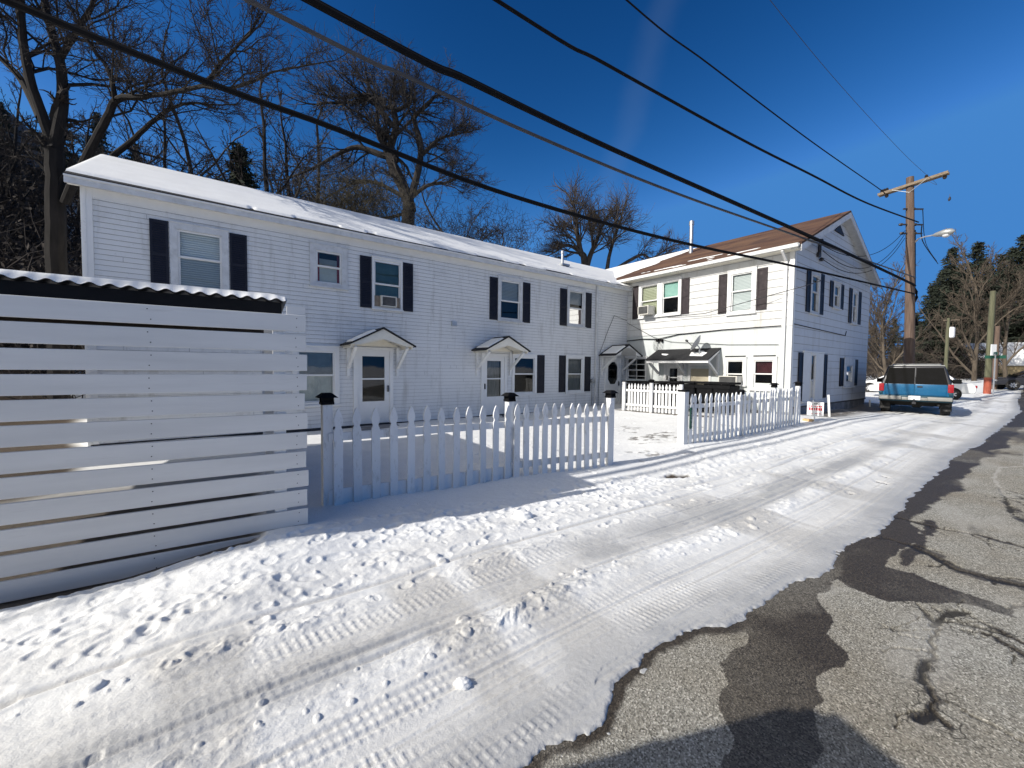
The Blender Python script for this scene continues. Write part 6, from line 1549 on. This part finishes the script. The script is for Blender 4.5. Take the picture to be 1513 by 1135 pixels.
for k, px, ty, dp, lab in ((0, 1398, 372, 55, 'dark evergreen with a pointed top nearest the street lamp'), (1, 1372, 428, 50, 'ragged evergreen partly behind the brown pole'), (0, 1434, 364, 60, 'tall evergreen rising behind the bare multi stemmed tree'),
                           (1, 1470, 382, 64, 'broad evergreen behind the greenish pole'), (0, 1502, 352, 58, 'tallest evergreen near the right picture edge'), (1, 1535, 345, 56, 'evergreen running out of the right picture edge'), (1, 1418, 430, 48, 'low evergreen in front of the pointed one'),
                           (1, 1350, 470, 60, 'small distant evergreen seen just behind the pole'), (0, 1318, 478, 62, 'small distant evergreen left of the brown pole'), (1, 1290, 486, 60, 'dark evergreen just showing past the corner house'),
                           (0, 1385, 405, 66, 'evergreen set back behind the pointed one'), (1, 1452, 395, 70, 'evergreen far back left of the greenish pole'), (0, 1485, 372, 70, 'pointed evergreen far back near the right picture edge'), (1, 1440, 440, 56, 'low spreading evergreen behind the greenish pole'), (0, 1408, 400, 72, 'slim evergreen furthest back beyond the crossing'), (1, 1375, 480, 70, 'small evergreen low down between the two brown poles')):
    place_conifer(k, px, ty - 8, 552, dp, lab, ge)
place_conifer(2, 357, 216, 400, 24, 'narrow dark evergreen column standing alone above the snowy roof', 'evergreens behind the houses', 'needle_dark')
gs = 'evergreens behind the houses'
for k, px, ty, dp, lab in ((1, 12, 150, 30, 'dark evergreen on the slope at the left picture edge'), (1, 95, 152, 33, 'dark evergreen behind the big forked trunk'), (0, 150, 165, 36, 'dark evergreen above the left corner of the roof'), (1, 205, 210, 38, 'low dark evergreen behind the arching limb'), (1, -70, 140, 28, 'dark evergreen outside the left edge of the slope')):
    place_conifer(k, px, ty, 400, dp, lab, gs)

# vine covered mass under the great tree, and the dark undergrowth on the left slope
def twig_mass(name, label, n, fn, m, seed, leaf=None, cat=None, kind='stuff'):
    rng = random.Random(seed); tw = MB(); lf = MB()
    for i in range(n):
        p, Ln, r = fn(rng)
        d = Vector((rng.gauss(0, .55), rng.gauss(0, .55), rng.uniform(.2, 1.1))).normalized(); pts = [tuple(p)]; q = Vector(p)
        for k in range(3):
            d = (d + Vector((rng.gauss(0, .3), rng.gauss(0, .3), rng.gauss(-.05, .25)))).normalized(); q = q + d * Ln / 3; pts.append(tuple(q))
            if leaf:
                for j in range(leaf):
                    s_ = rng.uniform(.06, .14); u = Vector((rng.gauss(0, 1), rng.gauss(0, 1), rng.gauss(0, 1))).normalized() * s_; v_ = u.cross(Vector((rng.gauss(0, 1), rng.gauss(0, 1), rng.gauss(0, 1)))).normalized() * s_ * .6
                    c_ = q + Vector((rng.gauss(0, .15), rng.gauss(0, .15), rng.gauss(0, .15))); tw.poly([c_ - u, c_ - v_, c_ + u, c_ + v_])
        tw.tube(pts, [r, r * .8, r * .6, r * .25], 3, cap=False)
    o = tw.build(name, M[m], fix=False)
    return tag(o, label, cat, None, kind)
cv = at(530, 300, 23.5)
def vine(rng):
    while True:
        a, b, c = rng.uniform(-1, 1), rng.uniform(-1, 1), rng.uniform(-1, 1)
        if a * a + b * b + c * c < 1: break
    return cv + Vector((rng.gauss(0, 1.5) + .5 * c, b * 2.0, c * 1.7 - .9 * a * a - .3)), rng.uniform(.3, 1.0), .013
o = twig_mass('vine_thicket', 'olive brown vine covered shrub mass below the great spreading tree', 3600, vine, 'vine_leaf', 61, 0, 'shrub', None)
cv2 = at(470, 310, 25)
def vine2(rng):
    return cv2 + Vector((rng.gauss(0, 2.2), rng.gauss(0, 1.2), rng.gauss(0, 1.0))), rng.uniform(.5, 1.3), .012
twig_mass('shrub', 'grey brown brush on the ridge left of the vine covered mass', 1500, vine2, 'twig_brown', 62, 0, 'shrub', None)
cv3 = at(705, 352, 30)
def vine3(rng): return cv3 + Vector((rng.gauss(0, 2.6), rng.gauss(0, 1.2), rng.gauss(0, .9))), rng.uniform(.5, 1.4), .014
twig_mass('shrub', 'dark brush above the roof between the great tree and vent pipe', 1500, vine3, 'twig_brown', 63, 0, 'shrub', None)
def slope_twig(rng):
    px = rng.uniform(-130, 135); dp = rng.uniform(12.5, 27); x = at(px, 400, dp).x
    z = float(zbase(np.array([x]), np.array([dp]))[0]); return (x, dp, z + rng.uniform(-.1, 1.8) * (1 if rng.random() < .7 else 1.8)), rng.uniform(.6, 2.4), rng.uniform(.006, .02)
twig_mass('undergrowth', 'tangled dark undergrowth covering the slope left of the long house', 5200, slope_twig, 'twig_dark', 64, 1, 'undergrowth', 'stuff')
def saplings(rng):
    px = rng.uniform(-100, 125); dp = rng.uniform(11.6, 16); x = at(px, 400, dp).x
    z = float(zbase(np.array([x]), np.array([dp]))[0]); return (x, dp, z), rng.uniform(1.5, 4.5), rng.uniform(.01, .028)
twig_mass('saplings', 'thin grey saplings and canes in front of the dark slope', 160, saplings, 'twig_brown', 65, 0, 'saplings', 'stuff')
def farbrush(rng):
    px = rng.uniform(1270, 1465); dp = rng.uniform(42, 58); p = at(px, 540, dp); z = float(zbase(np.array([p.x]), np.array([dp]))[0])
    return (p.x, dp, z + abs(rng.gauss(0, 1.6))), rng.uniform(.8, 2.4), .025
twig_mass('undergrowth', 'brown brush at the edge of the wood beyond the crossing', 2600, farbrush, 'twig_dark', 66, 0, 'undergrowth', 'stuff')

# far shed at the right
fs = gz_(at(1492, 556, 46)); fsh = thing('far_shed', 'low white shed with a tan base half seen at the right edge', 'shed', fs, R(-40)); fsh.scale = (.8, .8, .8)
MB().box(-4, 9, 0, 6, -.5, 1.6).build('wall', M['tan_wall'], fsh)
MB().hexa([Vector((-4.3, -.4, 1.7)), Vector((9.3, -.4, 1.7)), Vector((9.3, 3, 5.0)), Vector((-4.3, 3, 5.0)), Vector((-4.3, -.4, 1.85)), Vector((9.3, -.4, 1.85)), Vector((9.3, 3, 5.15)), Vector((-4.3, 3, 5.15))]).hexa([Vector((-4.3, 6.4, 1.7)), Vector((9.3, 6.4, 1.7)), Vector((9.3, 3, 5.0)), Vector((-4.3, 3, 5.0)), Vector((-4.3, 6.4, 1.85)), Vector((9.3, 6.4, 1.85)), Vector((9.3, 3, 5.15)), Vector((-4.3, 3, 5.15))]).build('roof', M['roof_snow'], fsh)
MB().prism([(-.1, 1.6), (6.1, 1.6), (3, 4.9)], lambda u, v, t: Vector((t, u, v)), -4.0, -3.9).build('gable', M['trim_white'], fsh)

# the one big snow lump in the foreground
def lump(p, r, label):
    rg = random.Random(9); bm = bmesh.new(); bmesh.ops.create_icosphere(bm, subdivisions=4, radius=1)
    for v in bm.verts:
        c = v.co; k = 1 + .30 * float(fbm(np.array([c.x * 1.7 + 3]), np.array([c.y * 1.7 + c.z * 2.3]), 501, 4)[0]) * 2
        v.co = Vector((c.x * k * r * 1.35, c.y * k * r, max(-.5, c.z) * k * r * .75))
    me = bpy.data.meshes.new('snow_lump'); bm.to_mesh(me); bm.free(); me.materials.append(M['roof_snow'])
    me.polygons.foreach_set('use_smooth', [True] * len(me.polygons))
    o = bpy.data.objects.new('snow_lump', me); C.objects.link(o); o.location = p; tag(o, label, 'snow lump')
lump(Vector((-.235, 1.96, zg(-.235, 1.96) + .012)), .034, 'lone lump of snow beside the tyre tracks in the foreground')
l2 = at(640, 790, 3.9)
lump(Vector((.12, 4.05, zg(.12, 4.05) + .02)), .075, 'rounded chunk of snow in the shadow below the picket fence')
